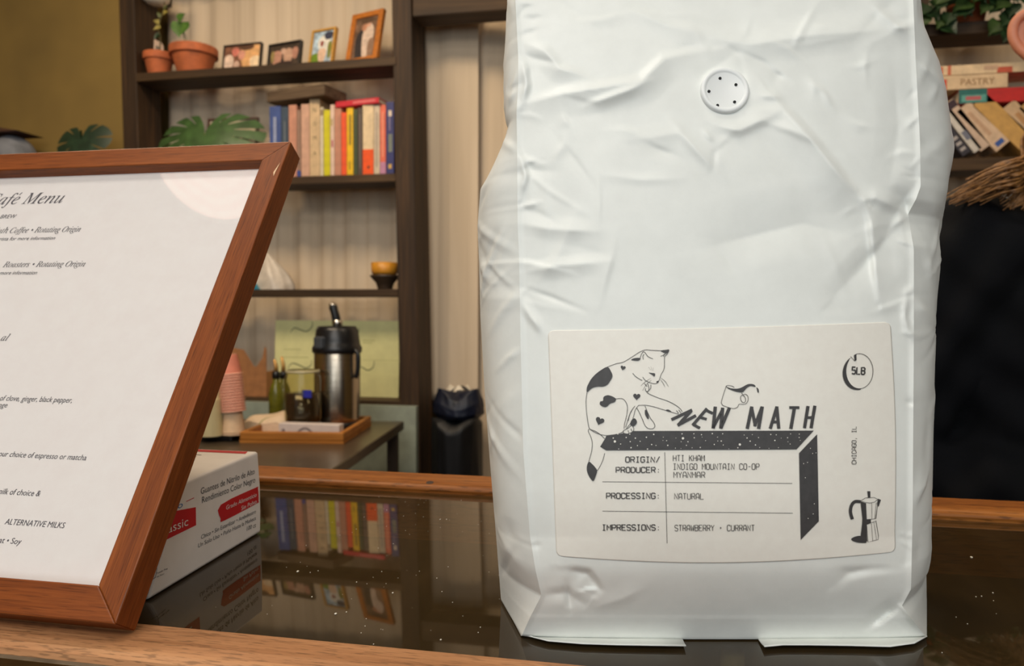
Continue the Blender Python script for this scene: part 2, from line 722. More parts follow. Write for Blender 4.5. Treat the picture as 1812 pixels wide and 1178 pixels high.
# front rail
zr = zg(0.3145)
prof = [(0.3150, zr - 0.006), (0.3150, zr + 0.0008), (0.3135, zr + 0.0018), (0.297, zr + 0.0018), (0.288, zr + 0.0008), (0.2850, zr - 0.001),
        (0.2838, zr - 0.004), (0.2838, zr - 0.030), (0.3150, zr - 0.030)]
g = G(); g.grid([[(x, y, z) for x in xs] for y, z in prof + prof[:1]])
g.add([(XL, y, z) for y, z in prof] + [(XR, y, z) for y, z in prof], [tuple(range(8, -1, -1)), tuple(range(9, 18))])
g.obj('front_rail', rail_wood, counter, world=True)
g = G(); g.box(XL, XR, 0.2800, 0.2840, zr - 0.026, zr - 0.0035)
g.obj('edge_strip', plain('tarnished_metal', (86, 80, 70), 0.42, 0.25, 60, 0.7), counter, bevel=0.0006, world=True)
# glass top, the pane behind the middle rail and the one on the customer's side
ys = np.linspace(0.3155, 0.5655, 30)
g = G()
g.grid([[(x, y, zg(y)) for x in xs] for y in ys], flip=False)
smoky = glass('smoky_glass', (150, 142, 122), 1.3, 0.025, 1.52, .08, (150, 120, 76))
g.obj('glass_top', smoky, counter, smooth=True, world=True)
YF = -0.16
g = G(); g.grid([[(x, y, zr - .0035) for x in xs] for y in (YF + .035, 0.2803)])
g.obj('glass_top', smoky, counter, world=True)
g = G(); g.box(XL, XR, YF, YF + .0345, zr - .036, zr - .001); g.obj('outer_rail', rail_wood, counter, bevel=.003, world=True)
# case below
g = G(); g.box(XL, XR, YF + .004, 0.61, 0.50, 0.515); g.obj('case_floor', dark_in, counter, world=True)
g = G(); g.box(XL, XR, 0.588, 0.61, 0.515, 0.965); g.obj('case_back', dark_in, counter, world=True)
g = G(); g.box(XL, XL + 0.02, YF + .004, 0.588, 0.515, 0.959); g.obj('case_side', dark_in, counter, world=True)
g = G(); g.box(XR - 0.02, XR, YF + .004, 0.588, 0.515, 0.959); g.obj('case_side', dark_in, counter, world=True)
g = G(); g.box(XL, XR, YF + .01, 0.61, 0.0, 0.50); g.obj('plinth', back_wood, counter, world=True)
g = G(); g.box(XL + 0.02, XR - 0.02, YF + .004, YF + .009, 0.515, zr - 0.036)
g.obj('front_glass', glass('case_front_glass', (205, 215, 195), 1.3, 0.01, 1.5), counter, world=True)
g = G(); g.box(XL + 0.02, XR - 0.02, YF + .03, 0.585, 0.80, 0.806)
g.obj('inner_shelf', plain('case_shelf', (58, 52, 40), 0.5, 0.1), counter, world=True)
pu = on_z(1298, 1160, 0.985)
g = G(); g.lathe([(0.0056, 0.806), (0.0056, 0.984)], 20, (pu[0], pu[1] + 0.006, 0)); g.obj('glass_support', plain('support_post', (196, 200, 186), 0.4), counter, world=True, smooth=True)

# paper tags in the case, seen at the lower edge
for i, (x, w, lab) in enumerate(((20, 11, 'pale paper tag under the near counter glass, nearest the left picture edge'),
                                 (128, 13, 'wide dim paper tag under the near counter glass, second from left edge'))):
    p = on_z(float(x), 1162., 0.8065)
    g = G(); g.box(p[0] - w * 0.0005, p[0] + w * 0.0005, p[1] - .045, p[1], 0.8065, 0.8072)
    tag(g.obj('paper_tag', plain('tag_paper_%d' % i, ((226, 226, 214), (150, 146, 132))[i], 0.7)), lab, 'tag', 'paper tags inside the counter')
# crumbs and dust on the glass
random.seed(5)
g = G()
for (x, y, r) in [(527, 1011, 2.0), (594, 1086, 2.2), (613, 1083, 1.1), (563, 1010, .9), (552, 1056, 1.1), (549, 1013, .8), (631, 1030, 1.0), (646, 1108, .9), (661, 1140, 1.1),
                  (695, 1049, 1.4), (780, 1132, 1.6), (850, 1110, 1.0), (773, 1023, .8), (782, 1047, .8), (639, 1120, .8), (648, 1095, .8), (779, 919, .8), (790, 919, .8), (793, 1003, .7),
                  (1719, 986, 2.2), (1737, 1055, 1.1), (1727, 1056, 1.0), (1758, 1063, .8), (1712, 1104, .9), (1692, 1092, .9), (1667, 1155, 1.0), (1757, 1049, 1.2), (1763, 1086, .7)]:
    p = on_glass(float(x), float(y))
    d = project(p)[2]
    g.ball((p[0], p[1], p[2] + 0.0002), (r * d / FPX, r * d / FPX * 1.5, r * d / FPX * .5), 8, 5)
for k in range(90):
    p = (random.uniform(-0.22, -0.06), random.uniform(0.33, 0.55), 0)
    s = random.uniform(0.00012, 0.00028)
    g.ball((p[0], p[1], zg(p[1]) + 0.0001), (s, s, s * .5), 6, 4)
o = tag(g.obj('dust_specks', plain('dust', (225, 220, 205), 0.9)), 'tiny pale dust specks scattered over the dark glass counter', 'dust')
o['kind'] = 'stuff'


# ------------------------------------------------------------------ the coffee bag
def interp(y, tab):
    t = np.array(tab, float)
    o = np.argsort(t[:, 0])
    return np.interp(y, t[o, 0], t[o, 1])


XL_T = [(-560, 950), (-300, 925), (0, 912), (100, 917), (150, 917), (200, 914), (250, 915), (400, 916), (440, 918), (535, 920), (600, 921), (800, 926), (950, 938), (1010, 948),
        (1053, 958), (1090, 940), (1133, 922)]
XR_T = [(-560, 1575), (-300, 1600), (-100, 1613), (0, 1616), (100, 1620), (250, 1628), (330, 1629), (352, 1621), (378, 1607), (405, 1611), (440, 1617), (600, 1617), (900, 1615),
        (1000, 1613), (1042, 1612), (1072, 1596), (1100, 1615), (1133, 1640)]
OL_T = [(-560, 948), (-300, 918), (0, 904), (60, 897), (120, 892), (200, 893), (225, 899), (240, 906), (262, 894), (335, 850), (400, 845), (470, 848), (560, 850), (700, 858), (830, 868),
        (950, 878), (1067, 887)]
OR_T = [(-560, 1577), (-300, 1603), (0, 1619), (30, 1620), (50, 1622), (120, 1664), (160, 1675), (250, 1687), (290, 1685), (350, 1672), (420, 1660), (560, 1652), (700, 1646),
        (900, 1641), (1000, 1639), (1067, 1640)]
DEP = [(-560, .392), (-300, .372), (-100, .3585), (0, .352), (100, .3455), (200, .3405), (300, .3365), (420, .3325), (570, .3280), (700, .3240), (800, .3218), (900, .3205), (985, .3224), (1040, .3261), (1090, .3307), (1133, .336)]


def dseg(px, py, a, b):
    """Signed distance to a segment, and the position along it."""
    ax, ay = a
    dx, dy = b[0] - ax, b[1] - ay
    L2 = dx * dx + dy * dy
    t = np.clip(((px - ax) * dx + (py - ay) * dy) / L2, 0, 1)
    qx, qy = px - ax - t * dx, py - ay - t * dy
    s = np.sign(dx * qy - dy * qx)
    return np.hypot(qx, qy), s, t


def fold(px, py, pts, wl, wr, amp, end=0.35):
    """Height of one crease: steep on one side, gentle on the other, dying out at its ends."""
    best = np.full(px.shape, 1e9)
    sg = np.zeros(px.shape)
    tt = np.zeros(px.shape)
    L = [0.0]
    for a, b in zip(pts[:-1], pts[1:]):
        L.append(L[-1] + math.hypot(b[0] - a[0], b[1] - a[1]))
    for k, (a, b) in enumerate(zip(pts[:-1], pts[1:])):
        d, s, t = dseg(px, py, a, b)
        m = d < best
        best = np.where(m, d, best)
        sg = np.where(m, s, sg)
        tt = np.where(m, (L[k] + t * (L[k + 1] - L[k])) / L[-1], tt)
    w = np.where(sg > 0, wl, wr)
    h = np.clip(1 - best / w, 0, 1) ** 1.5
    e = np.clip(np.minimum(tt, 1 - tt) / end, 0, 1)
    return amp * h * (0.25 + 0.75 * e * e * (3 - 2 * e))


CREASES = [  # photo points, width on the two sides, height in metres
    ([(918, 186), (1000, 164), (1075, 152), (1135, 142), (1175, 103), (1250, 88)], 46, 16, .0030),
    ([(1042, 184), (1115, 158), (1145, 143)], 22, 10, .0020),
    ([(1367, 167), (1386, 192), (1436, 246), (1495, 320), (1529, 354)], 60, 13, .0046),
    ([(1529, 354), (1541, 393), (1549, 480), (1556, 530)], 12, 34, .0026),
    ([(1529, 354), (1550, 350), (1590, 370)], 16, 24, .0020),
    ([(1268, 222), (1308, 231), (1372, 202)], 16, 30, .0022),
    ([(1430, 142), (1455, 160), (1476, 192)], 14, 9, .0012),
    ([(1345, 168), (1385, 172)], 12, 10, .0010),
    ([(925, 74), (965, 90), (990, 120), (1040, 135)], 30, 16, .0020),
    ([(925, 100), (932, 150), (922, 190)], 20, 12, .0030),
    ([(920, 270), (930, 310), (921, 350)], 18, 10, .0022),
    ([(1220, 60), (1330, 78), (1440, 62), (1600, 50)], 40, 40, .0024),
    ([(1405, 80), (1420, 50), (1440, 15)], 14, 9, .0012),
    ([(1540, 6), (1580, 40), (1612, 62)], 20, 14, .0022),
    ([(1100, 10), (1180, 45), (1260, 60)], 30, 18, .0014),
    ([(1100, 250), (1200, 235), (1260, 280), (1300, 300)], 34, 26, .0010),
    ([(1245, 230), (1262, 250)], 10, 8, .0009),
    ([(920, 484), (985, 470), (1080, 462)], 26, 18, .0014),
    ([(920, 530), (938, 560), (968, 596)], 12, 18, .0016),
    ([(918, 395), (970, 405), (1060, 410)], 20, 26, .0013),
    ([(1060, 300), (1061, 405)], 10, 7, .0005),
    ([(1615, 420), (1600, 352), (1592, 345)], 22, 16, -.0034),
    ([(1640, 300), (1600, 350), (1555, 440), (1480, 520)], 34, 60, -.0030),
    ([(1606, 520), (1600, 560), (1612, 600)], 12, 10, .0016),
    ([(1240, 440), (1420, 395), (1520, 420)], 60, 80, -.0022),
    ([(1580, 120), (1590, 220), (1575, 330)], 40, 50, -.0016),
    # round the foot of the bag
    ([(1000, 1005), (1040, 1014), (1060, 1042), (1054, 1050)], 46, 12, -.0034),
    ([(1003, 1030), (1008, 1062), (1010, 1082)], 14, 10, -.0020),
    ([(1050, 1075), (1100, 1060), (1140, 1040)], 16, 26, .0010),
    ([(1537, 1112), (1560, 1096), (1592, 1072)], 8, 26, -.0040),
    ([(1594, 1074), (1618, 1100), (1640, 1133)], 24, 6, .0024),
    ([(1478, 1036), (1500, 1015), (1540, 1004), (1590, 1000)], 16, 34, -.0020),
    ([(958, 1053), (1000, 1048), (1045, 1075)], 22, 14, -.0016),
]
random.seed(11)
SMALL = []
for k in range(150):
    x, y = random.uniform(905, 1630), random.uniform(-540, 540)
    if 300 < y and 1000 < x < 1520 and random.random() < .75:
        continue
    a = random.gauss(0.2, 0.9)
    L = random.uniform(14, 80)
    SMALL.append(([(x - L * math.cos(a), y - L * math.sin(a)), (x + random.uniform(-8, 8), y + random.uniform(-8, 8)), (x + L * math.cos(a), y + L * math.sin(a))],
                  random.uniform(8, 34), random.uniform(6, 16), random.choice((1, 1, -1)) * random.uniform(.0003, .0010)))
for k in range(46):   # crumpling along the two seams
    s = random.choice((0, 1))
    y = random.uniform(-400, 560) if random.random() < .8 else random.uniform(560, 1050)
    x = interp(y, XL_T if s == 0 else XR_T)
    dx = (1 if s == 0 else -1) * random.uniform(8, 46)
    SMALL.append(([(x, y), (x + dx, y + random.uniform(-26, 26))], random.uniform(5, 14), random.uniform(4, 9), random.choice((1, -1)) * random.uniform(.0004, .0012)))


def foldsum(px, py, lab=True):
    h = np.zeros(px.shape)
    for pts, wl, wr, amp in CREASES:
        h += fold(px, py, pts, wl, wr, amp)
    q = np.zeros(px.shape)
    for pts, wl, wr, amp in SMALL:
        xs_ = [p[0] for p in pts]
        ys_ = [p[1] for p in pts]
        m = (px > min(xs_) - 40) & (px < max(xs_) + 40) & (py > min(ys_) - 40) & (py < max(ys_) + 40)
        if m.any():
            q[m] += fold(px[m], py[m], pts, wl, wr, amp, .5)
    keep = np.clip(np.maximum(np.maximum(960 - px, px - 1590), np.maximum(560 - py, py - 1000)) / 14, 0, 1)   # the sticker keeps its patch flat
    return h * np.clip(keep + .25, 0, 1) + q * keep


def ground_depth(px):
    p = on_glass(px, np.full(np.shape(px), 1133.0))
    return (p - CAM) @ CF


def front_depth(px, py, folds=True):
    px = np.asarray(px, float)
    py = np.asarray(py, float)
    xl, xr = interp(py, XL_T), interp(py, XR_T)
    s = np.clip((px - xl) / (xr - xl), 0, 1) * 2 - 1
    k = interp(py, [(-560, 0), (-200, .006), (200, .011), (600, .011), (950, .010), (1060, .004), (1133, 0)])
    d = interp(py, DEP)
    d = sum(interp(py + o, DEP) for o in (-30, -15, 0, 15, 30)) / 5 * (py < 1090) + d * (py >= 1090)
    d = d + k * np.abs(s) ** 3
    g0 = GD[0] + (GD[1] - GD[0]) * (px - 922) / (1640 - 922)
    t = np.clip((py - 1000) / 133, 0, 1)
    t = t * t * (3 - 2 * t)
    d = d * (1 - t) + (d - .336 + g0) * t
    if folds:
        e = np.clip((1133 - py) / 30, 0, 1)
        d = d - foldsum(px, py) * e
        d = d - .0009 * np.clip(1 - np.minimum(px - xl, xr - px) / 9, 0, 1) * e     # pinched seams
    return d


GD = ground_depth(np.array([922.0, 1640.0]))
bag_mat, nt, b = base_mat('white_bag_film')
f1 = noise(nt, coords(nt), 60, 4, .6)
f2 = noise(nt, coords(nt), 420, 3, .6)
nt.links.new(ramp(nt, f1, [(0.3, (226, 228, 223)), (0.7, (233, 235, 230))]), b.inputs['Base Color'])
b.inputs['Roughness'].default_value = 0.42
b.inputs['Specular IOR Level'].default_value = 0.45
bump(nt, f2, b, 0.10, 0.0004)
bagp = on_glass(1281.0, 1133.0)
bag = thing('coffee_bag', 'large white side-gusset coffee bag with cat label standing on glass counter', 'coffee bag', (bagp[0], bagp[1] + .03, bagp[2]))

NR, NCF = 330, 190
rows = np.concatenate([np.linspace(-560, -60, 46)[:-1], np.linspace(-60, 1133, NR)])
sgrid = np.linspace(0, 1, NCF)
sgrid = sgrid * .9 + .1 * (0.5 - 0.5 * np.cos(math.pi * sgrid))
PY = np.repeat(rows[:, None], NCF, 1)
PX = interp(rows, XL_T)[:, None] + (interp(rows, XR_T) - interp(rows, XL_T))[:, None] * sgrid[None]
sag = np.interp(PX, [922, 1000, 1213, 1345, 1560, 1641], [-6, -3, 0, 0, -2, -5])
PYs = PY + sag * np.clip((PY - 1060) / 73, 0, 1)
DF = front_depth(PX, PY)
front = at(PX, PYs, DF)
# the last row lies on the glass
for i in range(NCF):
    q = on_glass(float(PX[-1, i]), float(PYs[-1, i]))
    front[-1, i] = q + np.array([0, 0, .0006])
gb = G()
gb.grid(front)
RAT = 0.892


def gusset(seam_tab, out_tab, fcol, sign, seed):
    """Front seam to the outer fold, then on to the back seam."""
    rnd = random.Random(seed)
    nu = 26
    lines = []
    for _ in range(70):
        y = rnd.uniform(-500, 1050)
        lines.append((rnd.uniform(0, 1), y, rnd.gauss(0, .5), rnd.uniform(15, 70), rnd.uniform(.0003, .0010) * rnd.choice((1, 1, -1)), rnd.uniform(6, 16)))
    ridge, back = [], []
    for j, y in enumerate(rows):
        thick = float(interp(y, [(-560, .0), (-500, .004), (-200, .022), (150, .034), (400, .04), (1133, .042)]))
        rat = 1 - thick / .336 * .86
        dfr = float((front[j, fcol] - CAM) @ CF)
        dr = dfr + thick
        yr = 551 + (float(project(front[j, fcol])[1]) - 551) * dfr / dr
        ridge.append(at(float(interp(yr, out_tab)), yr, dr))
        db = dfr + thick * 1.9
        yb = 551 + (float(project(front[j, fcol])[1]) - 551) * dfr / db
        xs_ = float(interp(y, seam_tab))
        xo = float(interp(yr, out_tab))
        xb = 1270 + ((xs_ - 1270) * .55 + (xo - 1270) * .45) * dfr / db * 1.03
        back.append(at(xb, yb, db))
    ridge, back = np.array(ridge), np.array(back)
    us = np.linspace(0, 1, nu)
    P = front[:, fcol][:, None] * (1 - us)[None, :, None] + ridge[:, None] * us[None, :, None]
    nrm = CR * sign * .75 - CF * .65
    bulge = .0045 * np.sin(us * math.pi)
    for k, y in enumerate(rows):
        b0 = bulge * float(interp(y, [(-560, 0), (0, .6), (300, 1), (1000, 1), (1100, .2), (1133, 0)]))
        w = np.zeros(nu)
        for u0, y0, sl, L, amp, wd in lines:
            t = (y - y0)
            if abs(t) < L:
                du = np.abs(us - (u0 + sl * t / 70)) * 70
                w += amp * np.clip(1 - du / wd, 0, 1) * (1 - abs(t) / L) * np.minimum(1, 6 * us * (1 - us) * 2)
        P[k] += (b0 + w * np.clip((1100 - y) / 60, 0, 1))[:, None] * nrm
    for k in range(len(rows)):   # nothing sinks through the glass
        for i in range(nu):
            zz = zg(P[k, i, 1]) + .0005
            if P[k, i, 2] < zz or (k == len(rows) - 1):
                P[k, i, 2] = zz
    gb.grid(P, flip=(sign < 0) is False and False or sign < 0)
    us2 = np.linspace(0, 1, 6)
    rr = P[:, -1]
    for k in range(len(rows)):
        zz = zg(back[k, 1]) + .0005
        if back[k, 2] < zz or k == len(rows) - 1:
            back[k, 2] = zz
    Q = rr[:, None] * (1 - us2)[None, :, None] + back[:, None] * us2[None, :, None]
    gb.grid(Q, flip=sign < 0)
    return back


bl = gusset(XL_T, OL_T, 0, -1, 3)
br = gusset(XR_T, OR_T, -1, 1, 4)
us = np.linspace(0, 1, 30)
gb.grid(bl[:, None] * (1 - us)[None, :, None] + br[:, None] * us[None, :, None], flip=True)
gb.obj('bag_body', bag_mat, bag, smooth=True, world=True)


def flap(inner, outer, lift):
    inn = [np.array(on_glass(float(x), float(y))) + np.array([0, 0, .0007]) for x, y in inner]
    out = [np.array(on_glass(float(x), float(y))) + np.array([0, 0, .0007]) for x, y in outer]
    P, n = [], 7
    for i in range(len(inn)):
        rowp = []
        for k in range(n):
            u = k / (n - 1)
            p = inn[i] * (1 - u) + out[i] * u
            p[2] += lift * (u * u) - .0 * u
            rowp.append(p)
        P.append(rowp)
    g = G(); g.grid(np.array(P))
    o = g.obj('bottom_seal_flap', bag_mat, bag, smooth=True, world=True)
    s = o.modifiers.new('thickness', 'SOLIDIFY')
    s.thickness, s.offset = 0.0005, 1
    return o


flap([(922, 1127), (945, 1128), (975, 1129), (1030, 1131), (1090, 1132), (1150, 1132), (1207, 1133)],
     [(924, 1128.5), (943, 1135), (970, 1142), (1030, 1147), (1090, 1149), (1150, 1150), (1214, 1151)], .0012)
flap([(1341, 1133), (1380, 1133), (1430, 1132), (1500, 1131), (1560, 1130), (1610, 1129), (1638, 1128)],
     [(1353, 1153), (1385, 1150), (1430, 1150), (1500, 1151), (1575, 1153), (1618, 1147), (1641, 1134)], .0014)


def on_bag(off):
    return lambda x, y: at(np.asarray(x, float), np.asarray(y, float), front_depth(x, y) - off)


# the one-way valve
vx, vy = 1282.0, 161.0
vd = float(front_depth(np.array([vx]), np.array([vy]))[0])
vc = at(vx, vy, vd)
e = 1.0
n1 = np.cross(at(vx + 40, vy, float(front_depth(np.array([vx + 40.]), np.array([vy]), False)[0])) - at(vx - 40, vy, float(front_depth(np.array([vx - 40.]), np.array([vy]), False)[0])),
              at(vx, vy - 40, float(front_depth(np.array([vx]), np.array([vy - 40.]), False)[0])) - at(vx, vy + 40, float(front_depth(np.array([vx]), np.array([vy + 40.]), False)[0])))
n1 /= np.linalg.norm(n1)
if np.dot(n1, CF) > 0:
    n1 = -n1
vm = Matrix.Translation(Vector(vc + n1 * .0006)) @ Vector(n1).to_track_quat('Z', 'Y').to_matrix().to_4x4()
mm = .0002545
valve_mat = plain('white_valve_plastic', (232, 234, 232), 0.35, 0.01)
g = G(); g.m = vm
g.lathe([(0, .0004), (33 * mm, .0004), (34 * mm, .0005), (35.5 * mm, .0008), (38 * mm, .0010), (41 * mm, .0009), (43 * mm, .0004), (43.8 * mm, -.0010)], 64, cap0=False, cap1=False)
valve = g.obj('degassing_valve', valve_mat, bag, smooth=True, world=True)
for (x, y) in ((1274.2, 138.4), (1302.3, 149.7), (1299.9, 180.2), (1269.8, 186.4), (1254.6, 161.5)):
    r0 = ray(x, y)
    p = CAM + r0 * (np.dot(vc + n1 * .0012 - CAM, n1) / np.dot(r0, n1))
    g = G(); g.m = Matrix.Translation(Vector(p)) @ Vector(n1).to_track_quat('Z', 'Y').to_matrix().to_4x4()
    g.lathe([(2.7 * mm, -.0004), (2.7 * mm, .0001)], 12)
    g.obj('vent_hole', plain('hole_black', (22, 22, 22), 0.8), valve, world=True)

# sticker
def label_grid():
    ts = np.concatenate([np.linspace(0, .03, 8)[:-1], np.linspace(.03, .97, 110), np.linspace(.97, 1, 8)[1:]])
    ss = np.concatenate([np.linspace(0, .02, 6)[:-1], np.linspace(.02, .98, 150), np.linspace(.98, 1, 6)[1:]])
    TL, TR, BL, BR = (969.5, 584.0), (1576.0, 569.5), (984.5, 984.0), (1585.0, 977.0)
    R = 11.0
    P = np.zeros((len(ts), len(ss), 2))
    for j, t in enumerate(ts):
        yy = t * 405
        dy = max(0.0, R - min(yy, 405 - yy))
        inset = R - math.sqrt(max(0, R * R - dy * dy))
        x0 = TL[0] + (BL[0] - TL[0]) * t + inset
        x1 = TR[0] + (BR[0] - TR[0]) * t - inset + 5 * math.sin(math.pi * min(1, t * 1.1))
        for i, s in enumerate(ss):
            y0 = TL[1] + (TR[1] - TL[1]) * s + 2.5 * math.sin(math.pi * s)
            y1 = BL[1] + (BR[1] - BL[1]) * s + 15.0 * math.sin(math.pi * s) ** .9
            P[j, i] = (x0 + (x1 - x0) * s, y0 + (y1 - y0) * t)
    return P


LP = label_grid()
g = G(); g.grid(on_bag(.0005)(LP[..., 0], LP[..., 1]))
paper_m, nt, b = base_mat('label_paper')
f = noise(nt, coords(nt), 240, 5, .6)
nt.links.new(ramp(nt, f, [(0.3, (234, 229, 219)), (0.7, (238, 234, 224))]), b.inputs['Base Color'])
b.inputs['Roughness'].default_value = 0.38
label = g.obj('sticker_label', paper_m, bag, smooth=True, world=True)
label['label'] = 'cream sticker printed with a cat and table'
s = label.modifiers.new('thickness', 'SOLIDIFY')
s.thickness, s.offset = .00015, 1
INK = plain('label_ink', (62, 60, 60), 0.5, 0.08, 300)

K1 = lambda P: [(1020 + x / 4.363, 600 + y / 4.363) for x, y in P]
K2 = lambda P: [(1180 + x / 3.682, 660 + y / 3.682) for x, y in P]
K3 = lambda P: [(1460 + x / 3.02, 600 + y / 3.02) for x, y in P]
cat = Ink()
for P in ([(240, 213), (310, 188), (358, 178), (400, 155), (440, 130), (490, 98), (535, 82), (580, 85), (630, 87), (670, 88), (714, 82), (700, 115), (682, 135), (680, 170), (679, 215), (670, 245), (655, 270),
           (645, 300), (635, 325)],
          [(82, 410), (74, 470), (76, 540), (84, 610), (92, 660), (102, 690), (130, 712), (175, 732), (225, 742), (280, 738), (330, 728), (365, 712)],
          [(632, 330), (620, 340), (595, 342), (560, 332), (530, 315), (512, 292)], [(435, 262), (455, 285), (480, 303), (508, 318)],
          [(490, 152), (500, 120), (515, 98), (530, 103), (550, 130), (575, 145), (592, 150)], [(516, 155), (514, 130), (524, 115)], [(712, 88), (690, 112), (650, 132)], [(680, 112), (672, 135)],
          [(540, 400), (555, 418), (590, 435), (640, 455), (700, 475), (760, 505), (800, 535), (818, 560)],
          [(480, 510), (540, 510), (600, 522), (660, 540), (710, 555), (760, 570), (790, 578)],
          [(305, 460), (350, 458), (375, 475), (392, 510), (392, 560), (383, 610), (372, 650), (368, 690)],
          [(452, 515), (420, 560), (398, 620), (380, 680)], [(480, 510), (455, 545), (440, 600), (420, 645), (385, 690)], [(440, 530), (412, 580), (400, 630)],
          [(466, 530), (488, 570), (510, 620), (530, 665), (555, 688), (590, 690), (606, 670), (595, 640), (572, 610), (548, 560), (530, 515)],
          [(362, 705), (400, 685), (425, 665), (441, 682), (440, 705), (415, 730), (385, 735), (362, 720), (362, 705)], [(420, 690), (430, 712)], [(398, 702), (406, 724)],
          [(97, 692), (92, 712), (110, 750), (122, 800), (118, 860), (105, 910), (95, 945)], [(102, 694), (150, 712), (190, 740), (218, 768)],
          [(218, 880), (205, 930), (180, 985), (160, 1015)],
          [(550, 340), (560, 378), (552, 408)], [(575, 350), (572, 380), (550, 402), (534, 396), (535, 378)], [(525, 340), (545, 365)],
          [(772, 550), (790, 572)], [(790, 545), (808, 570)]):
    cat.curve(K1(P), 0.95)
for P in ([(650, 298), (685, 325), (712, 368)], [(648, 310), (670, 340), (683, 368)], [(575, 300), (530, 330), (495, 362)], [(580, 315), (540, 350), (510, 398)], [(575, 240), (556, 215)],
          [(585, 243), (575, 210)], [(592, 244), (593, 220)]):
    cat.curve(K1(P), 0.7, taper=True)
for P in ([(240, 213), (268, 250), (278, 285), (262, 320), (240, 350), (205, 366), (165, 366), (120, 378), (82, 410), (80, 375), (92, 345), (115, 305), (150, 268), (190, 238)],
          [(180, 500), (185, 480), (205, 475), (210, 445), (240, 432), (275, 440), (305, 460), (295, 485), (260, 497), (235, 520), (210, 522), (190, 512)],
          [(650, 88), (714, 82), (700, 107), (680, 106)], [(422, 160), (445, 146), (485, 144), (495, 152), (480, 165), (450, 165)], [(558, 258), (580, 260), (607, 265), (603, 288), (585, 275)],
          [(618, 325), (636, 321), (632, 335), (622, 337)], [(692, 545), (712, 543), (735, 562), (700, 556)], [(530, 545), (545, 555), (560, 605), (550, 615), (530, 580)],
          [(415, 655), (425, 625), (450, 610), (468, 640), (450, 668), (430, 670)], [(95, 945), (120, 962), (142, 985), (160, 1015), (148, 1060), (130, 1095), (105, 1070), (85, 1030), (80, 985)]):
    cat.poly(smooth_line(K1(P), 3, True), step=6)


def heart(cx, cy, s, tilt):
    P = []
    for k in range(28):
        t = 2 * math.pi * k / 28
        x = 16 * math.sin(t) ** 3 / 17
        y = -(13 * math.cos(t) - 5 * math.cos(2 * t) - 2 * math.cos(3 * t) - math.cos(4 * t)) / 17
        c, sn = math.cos(tilt), math.sin(tilt)
        P.append((cx + s * (x * c - y * sn), cy + s * (x * sn + y * c)))
    return P


for cx_, cy_, s_, t_ in ((360, 220, 21, .2), (466, 442, 30, .05), (180, 630, 36, .35)):
    cat.poly(K1(heart(cx_, cy_, s_, t_)))
cat.lay(on_bag(.00085), 'cat_drawing', INK, label)

tab = Ink()
BAND = [(1121, 762.3), (1440, 761.6), (1409.5, 795), (1072.7, 796.7), (1062, 790), (1070, 777), (1073, 771), (1087, 769.3), (1104, 766), (1110, 767), (1116, 765)]
tab.poly(BAND, step=9)
tab.poly([(1414, 801.5), (1446, 768), (1449, 922), (1417, 955)], step=9)
for a, b, c, d in ((1176.3, 800, 1180.5, 961), (1066, 852, 1402, 855), (1066, 904, 1403, 907.7)):
    tab.stroke([(a + (c - a) * k / 20, b + (d - b) * k / 20) for k in range(21)], 0.8)
tab.lay(on_bag(.00085), 'table_drawing', INK, label)
dots = Ink()
random.seed(3)
for k in range(18):
    for j in range(5):
        if random.random() < .8:
            x = 1084 + k * 19 + random.uniform(0, 17)
            y = 766.5 + j * 6.2 + (x % 3)
            if x < 1404 + (795 - y) * .8:
                dots.disc(x, y, random.uniform(.55, 1.25) if random.random() < .9 else 2.2, 0, 8)
for x, y in ((1438, 802), (1444, 801), (1429, 818), (1425, 845), (1441, 891), (1439, 909), (1434, 793), (1422, 820), (1430, 917)):
    dots.disc(x, y, .8, 0, 8)
dots.lay(on_bag(.0011), 'table_speckles', paper_m, label)

title = Ink()
for P, w in (([(30, 303), (165, 240)], 20), ([(158, 246), (75, 338)], 22), ([(70, 340), (190, 276)], 20),
             ([(262, 230), (168, 340)], 20), ([(250, 238), (300, 262)], 18), ([(212, 286), (260, 300)], 17), ([(172, 334), (216, 358)], 18),
             ([(316, 218), (302, 360)], 22), ([(300, 358), (366, 232)], 20), ([(364, 225), (352, 362)], 22), ([(352, 358), (408, 226)], 22),
             ([(554, 217), (524, 363)], 22), ([(552, 220), (577, 345)], 20), ([(572, 345), (620, 220)], 20), ([(622, 217), (598, 363)], 22),
             ([(718, 217), (674, 362)], 21), ([(716, 217), (730, 362)], 21), ([(692, 318), (728, 318)], 18), ([(798, 224), (864, 224)], 18), ([(832, 224), (808, 363)], 22),
             ([(920, 214), (897, 358)], 21), ([(965, 212), (940, 358)], 21), ([(908, 290), (954, 288)], 18)):
    (a, b) = K2(P)
    title.stroke([(a[0] + (b[0] - a[0]) * k / 4, a[1] + (b[1] - a[1]) * k / 4) for k in range(5)], w / 3.682)
title.lay(on_bag(.0009), 'title_lettering', INK, label)

